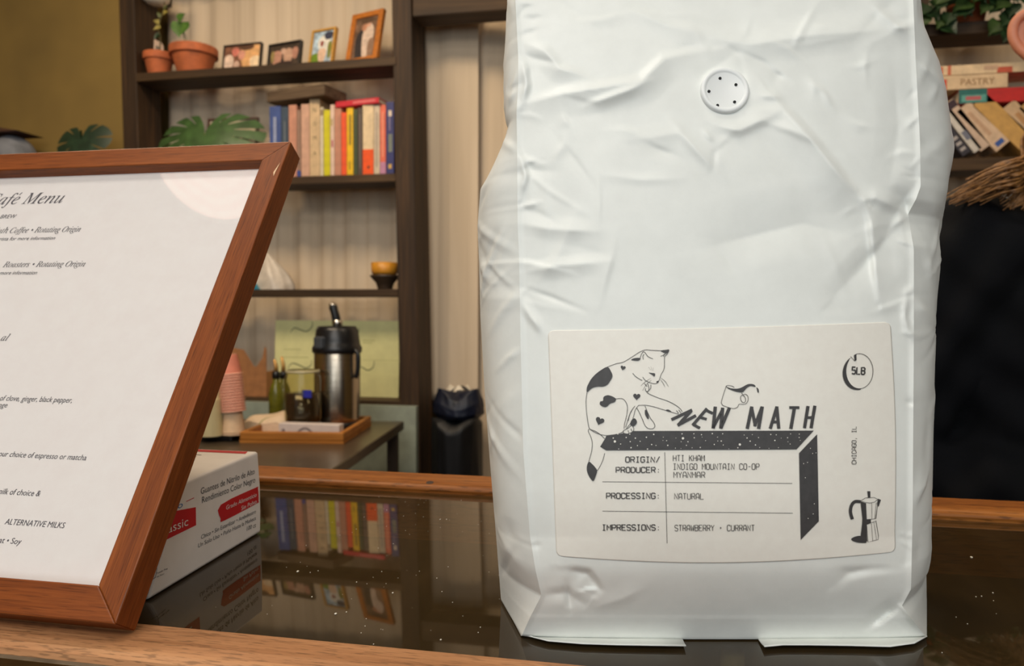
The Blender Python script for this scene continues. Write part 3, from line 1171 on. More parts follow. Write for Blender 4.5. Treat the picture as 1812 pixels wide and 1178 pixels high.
mug = Ink()
mug.curve(K2([(388, 82), (372, 130), (356, 185), (358, 200), (372, 213), (420, 228), (440, 230), (460, 222), (472, 202), (500, 203), (520, 195), (530, 172), (528, 150), (512, 137), (496, 140), (488, 128)]), .9)
mug.curve(K2([(388, 82), (404, 80), (424, 84), (440, 92)]), .9)
mug.curve(K2([(388, 84), (392, 92), (410, 104)]), .9)
mug.curve(K2([(497 + 20 * math.cos(t) * .8 + 4 * math.sin(t), 168 + 24 * math.sin(t)) for t in np.linspace(0, 2 * math.pi, 13)[:-1]]), .9, closed=True)
mug.poly(smooth_line(K2([(388, 89), (420, 99), (460, 101), (490, 92), (520, 75), (545, 70), (570, 75), (578, 88), (568, 88), (545, 84), (520, 98), (505, 115), (490, 125), (450, 120), (410, 105)]), 3, True), step=6)
mug.poly(smooth_line(K2([(584, 92), (598, 105), (600, 125), (592, 125), (588, 108)]), 3, True))
mug.lay(on_bag(.0009), 'mug_drawing', INK, label)

words = Ink()
line_caps(words, 'ORIGIN/', 1106.0, 817.5, 8.95, 9.4, 1.6)
line_caps(words, 'PRODUCER:', 1089.0, 835.8, 8.95, 9.4, 1.6)
words.cut(); line_caps(words, 'PROCESSING:', 1072.0, 881.8, 8.85, 9.6, 1.6)
words.cut(); line_caps(words, 'IMPRESSIONS:', 1064.5, 938.0, 8.75, 9.8, 1.6)
for s, x, y, x1 in (('HTI KHAM', 1190.3, 815.5, 1247.5), ('INDIGO MOUNTAIN CO-OP', 1190.3, 830.4, 1344.5), ('MYANMAR', 1191.2, 845, 1248.5), ('NATURAL', 1192.5, 883, 1246), ('STRAWBERRY + CURRANT', 1193.3, 939, 1336)):
    words.cut()
    line_caps(words, s, x, y, (x1 - x) / len(s), 10.2, 1.05, fill=.72)
words.cut(); line_caps(words, 'CHICAGO, IL', 1515.2, 821.5, 6.15, 7.4, .95, fill=.74, rot=-math.pi / 2)
words.cut(); line_caps(words, '5LB', 1506.5, 661.0, 8.3, 12.0, 2.3, fill=.72, rot=.05)
words.lay(on_bag(.00095), 'lettering', INK, label)

mark = Ink()
ring = [(1521 + 24 * math.cos(t), 656.5 + 31 * math.sin(t)) for t in np.linspace(-1.85, -1.85 + 2 * math.pi - .62, 40)]
mark.stroke(ring, .9)
inner = [(1518.5 + 24.5 * math.cos(t), 657.5 + 31.5 * math.sin(t)) for t in np.linspace(math.pi * .45, math.pi * 1.28, 22)]
outer = [(1521 + 24 * math.cos(t), 656.5 + 31 * math.sin(t)) for t in np.linspace(math.pi * 1.28, math.pi * .45, 22)]
mark.poly([(x - 3.2 * math.sin(math.pi * k / 21), y + .8) for k, (x, y) in enumerate(inner)] + outer)
mark.stroke(K3([(137, 92), (158, 116), (161, 84)]), .9)
mark.poly(K3([(158, 118), (155, 84), (168, 78), (168, 112)]))
mark.lay(on_bag(.00095), 'weight_mark', INK, label)

pot = Ink()
for P in ([(190, 864), (215, 848), (262, 845), (284, 855), (264, 870), (240, 875), (212, 871), (190, 864)], [(218, 875), (222, 965), (272, 958), (283, 868)], [(222, 990), (230, 1084), (284, 1070), (286, 1050), (272, 968)],
          [(222, 990), (248, 980), (274, 972)]):
    pot.stroke(K3(P), .75)
for P in ([(250, 874), (251, 962)], [(248, 985), (256, 1080)], [(274, 872), (266, 960)], [(262, 980), (276, 1074)]):
    pot.stroke(K3(P), .55)
pot.poly(K3([(190, 866), (218, 876), (222, 962), (245, 960), (245, 980), (222, 990), (226, 1080), (200, 1080), (190, 1058), (198, 990), (200, 960)]), step=6)
pot.poly(K3([(226, 812), (242, 812), (242, 846), (230, 846)]))
pot.poly(K3([(284, 852), (299, 858), (286, 896), (278, 880)]))
pot.curve(K3([(190, 868), (160, 868), (142, 888), (136, 922), (146, 962)]), 5.6)
pot.poly(smooth_line(K3([(140, 1070), (152, 1058), (185, 1050), (205, 1060), (222, 1086), (190, 1088), (158, 1082)]), 3, True))
pot.lay(on_bag(.00095), 'coffee_pot_drawing', INK, label)
# ------------------------------------------------------------------ the framed menu
LEAN = rad(33.5)
TH = 0.0156
FZ = zr + .0020 + TH * math.sin(LEAN)        # the back edge of the frame stands on the front rail
fb = on_z(204.0, 1104.0, FZ)
frame = thing('menu_frame', 'brown wooden frame with printed cafe menu leaning back on the counter', 'menu', (fb[0], fb[1], FZ), (-LEAN, 0, 0))
FO = np.array(frame.location)
FU, FW, FN = np.array([1.0, 0, 0]), np.array([0, math.sin(LEAN), math.cos(LEAN)]), np.array([0, math.cos(LEAN), -math.sin(LEAN)])


def on_frame(px, py, depth=0.0):
    """A photo point on the menu plane, in the frame's own x, z."""
    r = ray(px, py)
    k = np.dot(FO + FN * depth - CAM, FN) / (r @ FN)
    p = CAM + r * k[..., None] - FO
    return p @ FU, p @ FW


W_ = 0.240
tr = on_frame(513.0, 250.0)
H_ = float(tr[1])
BW = 0.0158
fw_h = wood('menu_frame_wood', (100, 48, 18), (128, 65, 24), (150, 82, 36), 'x', 1.5, 0.42, 1.4, 0.05, .0002, .45, .2, 26)
fw_v = wood('menu_frame_wood_upright', (100, 48, 18), (128, 65, 24), (150, 82, 36), 'z', 1.5, 0.42, 1.4, 0.05, .0002, .45, .2, 26)


def moulding(poly, name, m):
    """One mitred side of the frame: outline in x,z, pushed back by the frame's thickness."""
    g = G(); g.prism(poly, TH)
    return g.obj(name, m, frame, bevel=.0007)


moulding([(-W_, 0), (0, 0), (-BW, BW), (-W_ + BW, BW)], 'frame_side', fw_h)
moulding([(0, H_), (-W_, H_), (-W_ + BW, H_ - BW), (-BW, H_ - BW)], 'frame_side', fw_h)
moulding([(0, 0), (0, H_), (-BW, H_ - BW), (-BW, BW)], 'frame_side', fw_v)
moulding([(-W_, H_), (-W_, 0), (-W_ + BW, BW), (-W_ + BW, H_ - BW)], 'frame_side', fw_v)
g = G(); g.box(-W_ + .012, -.012, .0090, .0125, .012, H_ - .012)
g.obj('backing_board', plain('brown_board', (92, 70, 50), .8), frame)
menu_paper, nt, b = base_mat('menu_paper')
f = noise(nt, coords(nt), 90, 6, .7)
nt.links.new(ramp(nt, f, [(0.3, (240, 231, 226)), (0.72, (244, 237, 232))]), b.inputs['Base Color'])
b.inputs['Roughness'].default_value = .8
g = G(); g.box(-W_ + BW - .001, -BW + .001, .0080, .0086, BW - .001, H_ - BW + .001)
sheet = g.obj('menu_sheet', menu_paper, frame)
ink = Ink()
CAPZ = {}


def menu_line(s, xr, yb, cap_px, left_px=None, shear=.0, x_left=None):
    """Right end of a line at photo point (xr, yb); capitals cap_px high in the photo."""
    u1, w1 = on_frame(float(xr), float(yb), .0080)
    _, w2 = on_frame(float(xr), float(yb - cap_px), .0080)
    h = float(w2 - w1)
    ink.cut()
    v, f = glyphs(s)
    ref = glyphs('H')[0][:, 1].max()
    if left_px is not None:
        u0, _ = on_frame(float(left_px), float(yb), .0080)
        L = float(u1 - u0)
    else:
        L = (v[:, 0].max() - v[:, 0].min()) / ref * h * .93
    ink.text(s, float(u1) - L - shear * h, float(w1), float(u1) - shear * h, float(w1), h, 0, shear)


menu_line(italic_serif('Caf') + italic_serif('e') + ' ' + italic_serif('Menu'), 109, 359, 19)
# the accent on the e
u0, w0 = on_frame(np.array([34.5, 40.0]), np.array([345.0, 340.5]), .0080)
ink.stroke([(u0[0], w0[0]), (u0[1], w0[1])], .0006)
menu_line('COLD BREW', 27, 386, 6.6, shear=.1)
menu_line(italic_serif('New Math Coffee') + ' \u2022 ' + italic_serif('Rotating Origin'), 141, 410, 9.6, -40)
menu_line('Ask your barista for more information', 97, 424, 6.2, shear=.1)
menu_line(italic_serif('Roasters') + ' \u2022 ' + italic_serif('Rotating Origin'), 149, 471.5, 9.8, 5)
menu_line('for more information', 65, 485.5, 6.4, shear=.1)
menu_line(italic_serif('al'), 13, 603, 12)
menu_line('of clove, ginger, black pepper,', 127, 712.5, 9.6, -3, shear=.04)
menu_line('orange', 12, 721, 9.0, shear=.04)
menu_line('your choice of espresso or matcha', 152, 814.5, 10, -12, shear=.04)
menu_line('milk of choice &', 70, 878.0, 10.4, -8, shear=.04)
menu_line('ALTERNATIVE MILKS', 113, 934.5, 10.4, 5, shear=.04)
menu_line('Oat \u2022 Soy', 36, 963.0, 10.6, -14, shear=.04)
ink.lay(lambda a, b_: np.stack([a, np.full(a.shape, .00785), b_], -1), 'menu_line', plain('menu_ink', (86, 82, 88), .7), sheet, world=False)
g = G(); g.add([(-W_ + BW - .001, .0046, BW - .001), (-BW + .001, .0046, BW - .001), (-BW + .001, .0046, H_ - BW + .001), (-W_ + BW - .001, .0046, H_ - BW + .001)], [(0, 1, 2, 3)])
g.obj('glass_pane', glass('menu_glass', (253, 253, 253), 1.9, .0, 1.5), frame)
# the chip on the right edge
c1, c2, c3 = (on_frame(float(a), float(b)) for a, b in ((496, 288), (484, 312), (487, 303)))
g = G()
chip = [(float(c1[0]), float(c1[1])), (float(c3[0]) + .0004, float(c3[1])), (float(c2[0]), float(c2[1])), (float(c3[0]) - .0008, float(c3[1]) - .0008)]
g.prism(chip, .0012)
g.v = [v + np.array([0, -.00025, 0]) for v in g.v]
g.obj('chipped_spot', plain('bare_wood', (226, 190, 150), .7), frame)

# ------------------------------------------------------------------ the glove box
BXX = float(on_glass(460.0, 942.0)[0])
BY1 = float(on_glass(460.0, 942.0)[1])
BY0 = BY1 - .112
BH = .0535
tilt = math.atan((zg(BY1) - zg(BY0)) / (BY1 - BY0))
box = thing('glove_box', 'white cardboard glove box with red panels lying behind the menu frame', 'box', (BXX, BY0, zg(BY0) + .0006), (tilt, 0, rad(-.6)))
LB = .112
card = plain('white_carton', (240, 233, 229), .48, .02, 40)
red = plain('carton_red', (200, 22, 34), .42, .04, 40)
blk = plain('carton_black', (48, 44, 46), .5)
blue = plain('carton_blue', (40, 110, 180), .5)
wht = plain('carton_white_ink', (236, 232, 230), .5, .01)
g = G()
# the near end is pushed in where the frame leans on it; the far end bulges a little
prof = [(.002, 0), (LB - .0006, 0), (LB + .0004, .012), (LB + .0006, .03), (LB - .0012, BH), (.0345, BH), (.0305, BH - .004)]
n = len(prof)
v = [(0.0, y, z) for y, z in prof] + [(-.232, y, z) for y, z in prof]
g.add(v, [tuple(range(n)), tuple(range(2 * n - 1, n - 1, -1))] + [(k, k + n, (k + 1) % n + n, (k + 1) % n) for k in range(n)])
carton = g.obj('carton', card, box, bevel=.0018, bseg=3)
BM = np.array(Matrix.Translation(box.location) @ box.rotation_euler.to_matrix().to_4x4())
BI = np.linalg.inv(BM)


def on_face(px, py):
    """Photo point on the printed end, in the box's own y, z."""
    r = ray(px, py)
    o = BI[:3, :3] @ CAM + BI[:3, 3]
    d = BI[:3, :3] @ r
    k = (0.0003 - o[0]) / d[0]
    p = o + d * k
    return float(p[1]), float(p[2])


face = Ink()


def face_line(s, a, b, cap, mi, shear=0.0):
    y0, z0 = on_face(*a)
    y1, z1 = on_face(*b)
    face.cut()
    _, zc = on_face(a[0], a[1] - cap)
    face.text(s, y0, z0, y1, z1, zc - z0, mi, shear)


def face_poly(P, mi):
    face.cut()
    face.poly([on_face(*p) for p in P], mi)


face_poly([(288, 958), (264, 969), (310, 904), (347, 897), (347.5, 929)], 0)
rp = [on_face(*p) for p in ((391, 893), (452, 863), (457, 864), (458, 886), (454, 891), (397, 921), (391, 918))]
face.cut()
face.poly(smooth_line(rp, 3, True), 0)
face_line('Guantes de Nitrilo de Alto', (356, 874.5), (451, 838), 11, 1)
face_line('Rendimiento Color Negro', (358, 890), (452, 853), 11, 1)
face.v, face.f, face.mi = face.v, face.f, face.mi
o_face = face
ink2 = Ink()
face = ink2
face_line('Grado Alimenticio', (400, 902), (454, 878), 7.5, 3, .12)
face_line('Sin Polvo', (427, 903), (454, 890), 7.5, 3, .12)
face_line('Classic', (278, 951), (333, 929), 16, 3)
face = o_face
face_line('Chico \u2022 Sin Esterilizar \u2022 Ambidiestro', (356, 954), (453, 907.5), 7.4, 1, .12)
face_line('Un Solo Uso \u2022 Pu\u00f1o Hasta la Mu\u00f1eca', (351, 969), (453, 919), 7.4, 1, .12)
face_line('100 ct', (437, 939), (453, 932), 7.4, 1, .12)
face_line('zo', (307, 904), (324, 896.5), 11, 2)
face_line('Powder Free', (278, 1016), (297, 1007), 3.6, 1)
face_line('No Polvo', (278, 1022), (291, 1016), 3.0, 1)
face.cut(); face.stroke([on_face(330, 887), on_face(344, 880.5)], .0004, 0)
face.cut(); face.stroke([on_face(*p) for p in ((277, 996), (278, 1006), (276, 1021), (266, 1028))], .0003, 1)
face.lay(lambda a, b_: np.stack([np.full(a.shape, .00015), a, b_], -1), 'face_print', [red, blk, blue, wht], carton, world=False)
ink2.lay(lambda a, b_: np.stack([np.full(a.shape, .00030), a, b_], -1), 'panel_lettering', [red, blk, blue, wht], carton, world=False)
top = Ink()
top.poly([(-.20, LB - .004), (-.006, LB - .004), (-.004, LB - .010), (-.20, LB - .010)], 0)
for k in range(4):
    top.stroke([(-.20, LB - .018 - k * .005), (-.03, LB - .018 - k * .005)], .0009, 1)
top.cut()
top.text('Gloves', -.062, LB - .050, -.022, LB - .050, .008, 1)
top.cut()
top.curve([(-.06, LB - .056), (-.03, LB - .056), (-.02, LB - .060), (-.016, LB - .068)], .0006, 1)
top.lay(lambda a, b_: np.stack([a, b_, np.full(a.shape, BH + .00015)], -1), 'top_print', [red, blk], carton, world=False)

# ------------------------------------------------------------------ the pendant lamp that the menu glass mirrors
def mirrored(px, py, z):
    """Where the view through a photo point lands after the menu glass: on the level z."""
    d = ray(px, py)
    p0 = FO + FN * .0046
    p = CAM + d * (np.dot(p0 - CAM, FN) / np.dot(d, FN))
    r = d - 2 * np.dot(d, FN) * FN
    return p + r * ((z - p[2]) / r[2])


LZ = 2.62
pa, pb, pc = mirrored(276, 308, LZ), mirrored(318, 362, LZ), mirrored(420, 394, LZ)
A = np.array([[2 * (pb - pa)[0], 2 * (pb - pa)[1]], [2 * (pc - pa)[0], 2 * (pc - pa)[1]]])
lc = np.linalg.solve(A, np.array([pb @ pb - pa @ pa - pb[2] ** 2 + pa[2] ** 2, pc @ pc - pa @ pa - pc[2] ** 2 + pa[2] ** 2]))
lr = float(np.hypot(*(pa[:2] - lc)))
lamp = thing('pendant_lamp', 'round pale lamp whose lit underside is mirrored in the menu glass', 'lamp', (lc[0], lc[1], LZ))
lm, nt, b = base_mat('lamp_diffuser')
wv = N(nt, 'ShaderNodeTexWave', wave_type='RINGS', rings_direction='Z')
wv.inputs['Scale'].default_value = 9
wv.inputs['Distortion'].default_value = 3
nt.links.new(coords(nt), wv.inputs['Vector'])
c = ramp(nt, wv.outputs['Fac'], [(0.2, (250, 206, 184)), (0.8, (255, 220, 198))])
nt.links.new(c, b.inputs['Emission Color'])
nt.links.new(c, b.inputs['Base Color'])
b.inputs['Emission Strength'].default_value = 1.9
g = G(); g.lathe([(lr - .012, 0), (lr - .012, .004)], 64); g.obj('diffuser', lm, lamp)
g = G(); g.lathe([(lr - .012, .0), (lr, .0), (lr, .11), (.03, .14), (.012, .15), (.012, 2.85 - LZ - .002)], 64, cap0=False)
g.obj('lamp_shade', plain('lamp_shade_paper', (224, 206, 184), .8), lamp, smooth=True)
# ------------------------------------------------------------------ shelving
SY, SD = 2.47, .135          # front plane and depth of the shelving
post_wood = wood('dark_post_wood', (34, 24, 16), (58, 42, 28), (88, 62, 38), 'z', .7, .62, .5)
shelf_wood = wood('dark_shelf_wood', (40, 28, 18), (66, 48, 30), (94, 70, 44), 'x', .7, .6, .5)


def sx(px, py=400., y=SY):
    return float(on_y(float(px), float(py), y)[0])


def sz(px, py, y=SY):
    return float(on_y(float(px), float(py), y)[2])


def slanted_post(g, xt, xb, w0, w1, zt, zb, y0, y1):
    """A board on edge; xt/xb its left side at top and bottom."""
    g.add([(xb, y0, zb), (xb + w1, y0, zb), (xb + w1, y1, zb), (xb, y1, zb), (xt, y0, zt), (xt + w0, y0, zt), (xt + w0, y1, zt), (xt, y1, zt)],
          [(0, 3, 2, 1), (4, 5, 6, 7), (0, 1, 5, 4), (1, 2, 6, 5), (2, 3, 7, 6), (3, 0, 4, 7)])
    return g


unit = thing('shelving_unit', 'tall dark wooden shelving between olive wall and pale curtain', 'shelf', (sx(470), SY, 0))
# lines of the posts in the photo, carried on to floor and ceiling
def post_x(p_top, p_bot, z):
    a = on_y(*map(float, p_top), SY)
    b = on_y(*map(float, p_bot), SY)
    t = (z - a[2]) / (b[2] - a[2])
    return float(a[0] + (b[0] - a[0]) * t)


ZT = 2.84
lp = lambda z: post_x((211.5, 51), (218, 255), z)
rp_ = lambda z: post_x((693, 0), (707, 700), z)
PW = sx(240) - sx(213)
PR = sx(731) - sx(697)
slanted_post(G(), lp(ZT), lp(0), PW, PW, ZT, 0, SY, SY + SD).obj('post', post_wood, unit, bevel=.003, world=True)
g = G(); slanted_post(g, rp_(ZT), rp_(0), PR, PR, ZT, 0, SY, SY + .155).obj('post', post_wood, unit, bevel=.003, world=True)
SHZ = {}
for nm, yy, th in (('a', 106.5, .030), ('b', 309.5, .028), ('c', 511.5, .026), ('d', 707, .032), ('t', -130, .030)):
    z = sz(600, yy)
    SHZ[nm] = z
    x0, x1 = lp(z) + PW, rp_(z)
    g = G(); g.box(x0, x1, SY + .002, SY + SD, z - th, z)
    if nm == 'a':
        g.box(x0 - PW * .0, x1 + .012, SY - .003, SY + .002, z - th, z)
    g.obj('shelf_board', shelf_wood, unit, bevel=.002, world=True)
# beam that ties the two shelving units together
RX0 = sx(1612, 30)
bz0 = sz(830, 20)
g = G(); g.box(rp_(bz0) + PR, RX0, SY + .01, SY + .11, bz0, bz0 + .09)
struct(g.obj('trim_2', shelf_wood, bevel=.003))

# ------------------------------------------------------------------ curtains
def curtain_mat(name, lo, hi):
    m, nt, b = base_mat(name)
    f = noise(nt, coords(nt, (9, 9, .7)), 1.0, 4, .55, .4)
    f2 = noise(nt, coords(nt, (260, 260, 260)), 1.0, 2)
    nt.links.new(ramp(nt, f, [(.3, lo), (.7, hi)]), b.inputs['Base Color'])
    b.inputs['Roughness'].default_value = .9
    b.inputs['Specular IOR Level'].default_value = .1
    bump(nt, f2, b, .15, .0006)
    return m


cur_m = curtain_mat('linen_curtain', (206, 186, 160), (228, 208, 182))


def curtain(x0, x1, zb, zt, y, label, seed, nfold, amp=.022, hem=None, taper=0.0, group='pale linen curtains on the back wall'):
    rnd = random.Random(seed)
    nx, nz = int((x1 - x0) * 260) + 8, 50
    ph = [(rnd.uniform(.6, 1.5) * nfold, rnd.uniform(0, 6.28), rnd.uniform(.3, 1)) for _ in range(5)]
    P = []
    for j in range(nz):
        t = j / (nz - 1)
        row_ = []
        for i in range(nx):
            s = i / (nx - 1)
            zlow = zb if hem is None else zb + hem(s)
            z = zlow + (zt - zlow) * t
            yy = 0
            for fr, p, a in ph:
                q = math.sin(fr * s * (x1 - x0) * 6.28 + p + .5 * math.sin(2.1 * t + p))
                yy += a * (abs(q) ** .7 * (1 if q > 0 else -1))
            x = x0 + (x1 - x0) * s - taper * (1 - t) * s
            row_.append((x, y + amp * yy * (.55 + .45 * (1 - t)) * .5, z))
        P.append(row_)
    g = G(); g.grid(np.array(P))
    o = g.obj('curtain', cur_m, smooth=True)
    sol = o.modifiers.new('thickness', 'SOLIDIFY')
    sol.thickness = .0012
    return tag(o, label, 'curtain', group)


curtain(-1.93, -.935, SHZ['d'] - .15, 2.55, 2.705, 'wide beige linen curtain hanging behind the left shelves', 3, 8, .02)
xm = sx(838, 600, 2.62)
curtain(-.915, xm + .004, sz(800, 712, 2.62), 2.55, 2.662, 'beige curtain between post and bag ending above black trash bags', 8, 7, .016, hem=lambda s: .05 * math.sin(s * 9) * .4 + .03 * (s < .3))
curtain(xm - .045, sx(1640, 500, 2.62), .05, 2.55, 2.715, 'beige curtain just left of the white bag, reaching below the counter', 21, 6, .02)
curtain(sx(1600, 100, 2.62), 1.9, .05, 2.55, 2.70, 'beige curtain behind the books at the right picture edge', 5, 6, .018)

# ------------------------------------------------------------------ photo frames on the top shelf
TOPZ = SHZ['a']


def photo_frame(pts, border_px, col, rough, blobs, label, seed, ylift=.035, lean=8):
    """pts: photo corners bottom-left, bottom-right, top-right, top-left."""
    (x0, y0), (x1, y1), (x2, y2), (x3, y3) = pts
    yb = SY + ylift
    a = on_y(float(x0), float(y0), yb)
    b = on_y(float(x1), float(y1), yb)
    w = float(np.linalg.norm((b - a)[[0, 2]]))
    d = on_y(float(x3), float(y3), yb)
    h = float(d[2] - a[2])
    t = thing('photo_frame', label, 'photo frame', ((a[0] + b[0]) / 2, yb, TOPZ + .0005), (rad(-lean), 0, rad(seed[1])), 'photo frames on the top shelf')
    h = h + max(0, a[2] - TOPZ)
    w = w / math.cos(rad(seed[1]))
    h = h / math.cos(rad(lean))
    bw = border_px * project(a)[2] / FPX
    m = plain(f'photo_frame_border_{seed[0]}', col, rough, .1, 60)
    for P in ([(-w / 2, 0), (w / 2, 0), (w / 2 - bw, bw), (-w / 2 + bw, bw)], [(w / 2, h), (-w / 2, h), (-w / 2 + bw, h - bw), (w / 2 - bw, h - bw)],
              [(w / 2, 0), (w / 2, h), (w / 2 - bw, h - bw), (w / 2 - bw, bw)], [(-w / 2, h), (-w / 2, 0), (-w / 2 + bw, bw), (-w / 2 + bw, h - bw)]):
        g = G(); g.prism(P, .016); g.obj('border', m, t, bevel=.001)
    g = G(); g.box(-w / 2 + bw * .8, w / 2 - bw * .8, .006, .012, bw * .8, h - bw * .8)
    ph = g.obj('photo', plain(f'photo_print_{seed[0]}', blobs[0], .4, .25, 45), t)
    iw, ih = w - 2 * bw, h - 2 * bw
    k = Ink()
    ms = []
    for i, (cx_, cy_, rx, ry, c) in enumerate(blobs[1:]):
        ms.append(plain('photo_tone_%d_%d_%d' % c, c, .4, .1, 60))
        P = [(max(-iw / 2, min(iw / 2, (cx_ - .5 + rx * math.cos(q) * (1 + .12 * math.sin(3 * q))) * iw)),
              max(bw, min(h - bw, bw + (cy_ + ry * math.sin(q) * (1 + .1 * math.cos(2 * q))) * ih))) for q in np.linspace(0, 6.28, 21)[:-1]]
        n0 = len(k.v)
        k.add(P, [tuple(range(len(P)))], i)
    lay = np.array([.0058 - .00008 * i for i in np.repeat(np.arange(len(blobs) - 1), 20)])
    k.lay(lambda a_, b_: np.stack([a_, lay, b_], -1), 'photo_picture', ms, ph, world=False)
    g = G(); g.prism([(-.015, .01), (.015, .01), (.01, h * .7), (-.01, h * .7)], .003)
    g.v = [v + np.array([0, .016, 0]) for v in g.v]
    g.obj('stand', plain('frame_back', (40, 34, 30), .8), t)
    return t


photo_frame([(390, 117), (460, 113), (462, 77), (392, 77)], 2.4, (46, 34, 26), .5,
            [(120, 80, 60), (.75, .5, .3, .7, (222, 168, 112)), (.12, .3, .14, .4, (224, 196, 176)), (.3, .75, .1, .2, (206, 120, 104)), (.48, .6, .1, .22, (214, 150, 128)), (.88, .25, .16, .3, (240, 206, 168)), (.35, .15, .08, .25, (205, 170, 150)),
             (.62, .9, .2, .12, (92, 62, 44))],
            'thin black frame with a bright peachy photo, beside the larger terracotta pot', (1, -4))
photo_frame([(467, 112), (532, 107), (538, 69), (474, 74)], 3.0, (34, 28, 24), .45,
            [(66, 54, 44), (.25, .4, .16, .4, (190, 140, 118)), (.62, .45, .16, .4, (196, 156, 132)), (.85, .55, .1, .3, (180, 130, 110)), (.45, .7, .08, .14, (206, 168, 146)), (.1, .5, .06, .3, (150, 130, 80)), (.5, .12, .3, .12, (60, 44, 40))],
            'small black frame with a dark group photo, second from the left', (2, -12))
photo_frame([(541, 107), (589, 104), (600, 41), (549, 47)], 4.2, (196, 146, 66), .4,
            [(170, 190, 205), (.2, .15, .25, .22, (110, 140, 40)), (.55, .6, .3, .3, (232, 226, 214)), (.75, .85, .22, .14, (60, 64, 84)), (.45, .62, .08, .1, (150, 70, 60)), (.5, .25, .2, .25, (224, 188, 160)), (.85, .4, .1, .3, (128, 130, 58))],
            'slim golden wood frame with a bright outdoor photo, left of the biggest frame', (3, -13), lean=11)
photo_frame([(605, 102), (669, 98), (684, 3), (620, 14)], 10.0, (188, 112, 44), .38,
            [(120, 92, 72), (.3, .3, .2, .45, (58, 52, 52)), (.62, .4, .24, .5, (222, 196, 176)), (.42, .76, .12, .1, (196, 140, 110)), (.6, .84, .1, .09, (206, 156, 130)), (.5, .92, .3, .08, (96, 72, 54)), (.8, .2, .14, .3, (150, 118, 96))],
            'largest orange wood frame with a couple photo, beside the right post', (4, -17), lean=13)

# ------------------------------------------------------------------ terracotta pots and their plants
terra = plain('terracotta', (178, 96, 56), .75, .12, 26, bumpd=.0006)
soil = plain('potting_soil', (44, 32, 24), .95, .2, 120)
leaf_m, nt, b = base_mat('green_leaf')
f = noise(nt, coords(nt), 60, 4)
nt.links.new(ramp(nt, f, [(.3, (62, 96, 38)), (.7, (92, 128, 52))]), b.inputs['Base Color'])
b.inputs['Roughness'].default_value = .45
dleaf_m = plain('dark_green_leaf', (30, 52, 26), .42, .2, 40)
stem_m = plain('stem_green', (98, 104, 56), .6)


def heart_leaf(g, base, direction, up, size, width=.9, curl=.15, n=9):
    """A heart-shaped leaf as a bent sheet from its base along direction."""
    d = Vector(direction).normalized()
    s = d.cross(Vector(up)).normalized()
    u = s.cross(d).normalized()
    prof = [0, .42, .5, .5, .46, .39, .3, .19, .09, .0]
    P = []
    for i in range(len(prof)):
        t = i / (len(prof) - 1)
        row_ = []
        for k in (-1, -.5, 0, .5, 1):
            w = prof[i] * size * width * k
            back = -.10 * size * (abs(k) ** 1.5) if i == 1 else 0
            z = -curl * size * (t * t) + .10 * size * abs(k) * (prof[i] > 0)
            row_.append(Vector(base) + d * (size * t + back) + s * w + u * z)
        P.append([tuple(v) for v in row_])
    g.grid(np.array(P))
    return g


def clay_pot(px0, px1, ytop, ybot, ybase_px, label, yoff, name='potted_plant', rim_frac=.3, hfrac=1.0, zbase=None, cat='plant', narrow=.66):
    zb = SHZ['a'] if zbase is None else zbase
    y = SY + yoff
    a, b = on_y(float(px0), float(ytop), y), on_y(float(px1), float(ytop), y)
    r = float(b[0] - a[0]) / 2 * .97
    zt = float(on_y((px0 + px1) / 2., float(ytop), y - r)[2])
    h = zt - zb
    t = thing(name, label, cat, ((a[0] + b[0]) / 2, y, zb + .0005))
    rh = h * rim_frac
    g = G(); g.lathe([(r * narrow, 0), (r * .9, h - rh), (r * .9, h - rh - .001), (r, h - rh), (r * 1.0, h - .003), (r * .985, h), (r * .9, h), (r * .87, h - .004), (r * .84, h - rh), (r * .62, .01)], 40)
    g.obj('pot', terra, t, smooth=True).modifiers.new('edges', 'EDGE_SPLIT').split_angle = rad(40)
    g = G(); g.lathe([(r * .86, h - .018), (r * .4, h - .012), (.001, h - .012)], 32, cap0=True); g.obj('soil', soil, t)
    return t, r, h


pot1, r1, h1 = clay_pot(257, 305, 86, 126, 0, 'small terracotta pot with a thin dried climber, beside white card', .055)
P0 = np.array(pot1.location)
pts = [(0, 0, h1 - .014)] + [tuple(np.array(on_y(float(x), float(y), SY + .055)) - P0) for x, y in ((284, 70), (281, 52), (283, 36), (288, 22), (291, 6), (288, -12))]
g = G(); g.tube(smooth_line(pts, 5), .0022, 6); g.obj('stem', plain('dry_stem', (86, 76, 44), .8), pot1)
pale_leaf = plain('yellowed_leaf', (150, 136, 66), .6, .2, 60)
for x, y, s, dx, dz, m in ((284, 47, .030, -.8, -.4, pale_leaf), (283, 40, .026, -.9, .3, pale_leaf), (289, 24, .028, .8, .1, pale_leaf), (290, 16, .022, .9, .5, stem_m), (285, 30, .022, -.5, .7, stem_m),
                           (282, 60, .03, -.6, -.7, dleaf_m), (288, -4, .024, .6, .5, stem_m)):
    p = np.array(on_y(float(x), float(y), SY + .055)) - P0
    g = G(); heart_leaf(g, p, (dx, -.3, dz), (0, -1, .3), s, .7); g.obj('leaf', m, pot1, smooth=True)
pot2, r2, h2 = clay_pot(305, 381, 70, 122, 0, 'larger terracotta pot with two green heart leaves on the top shelf', .062)
P0 = np.array(pot2.location)
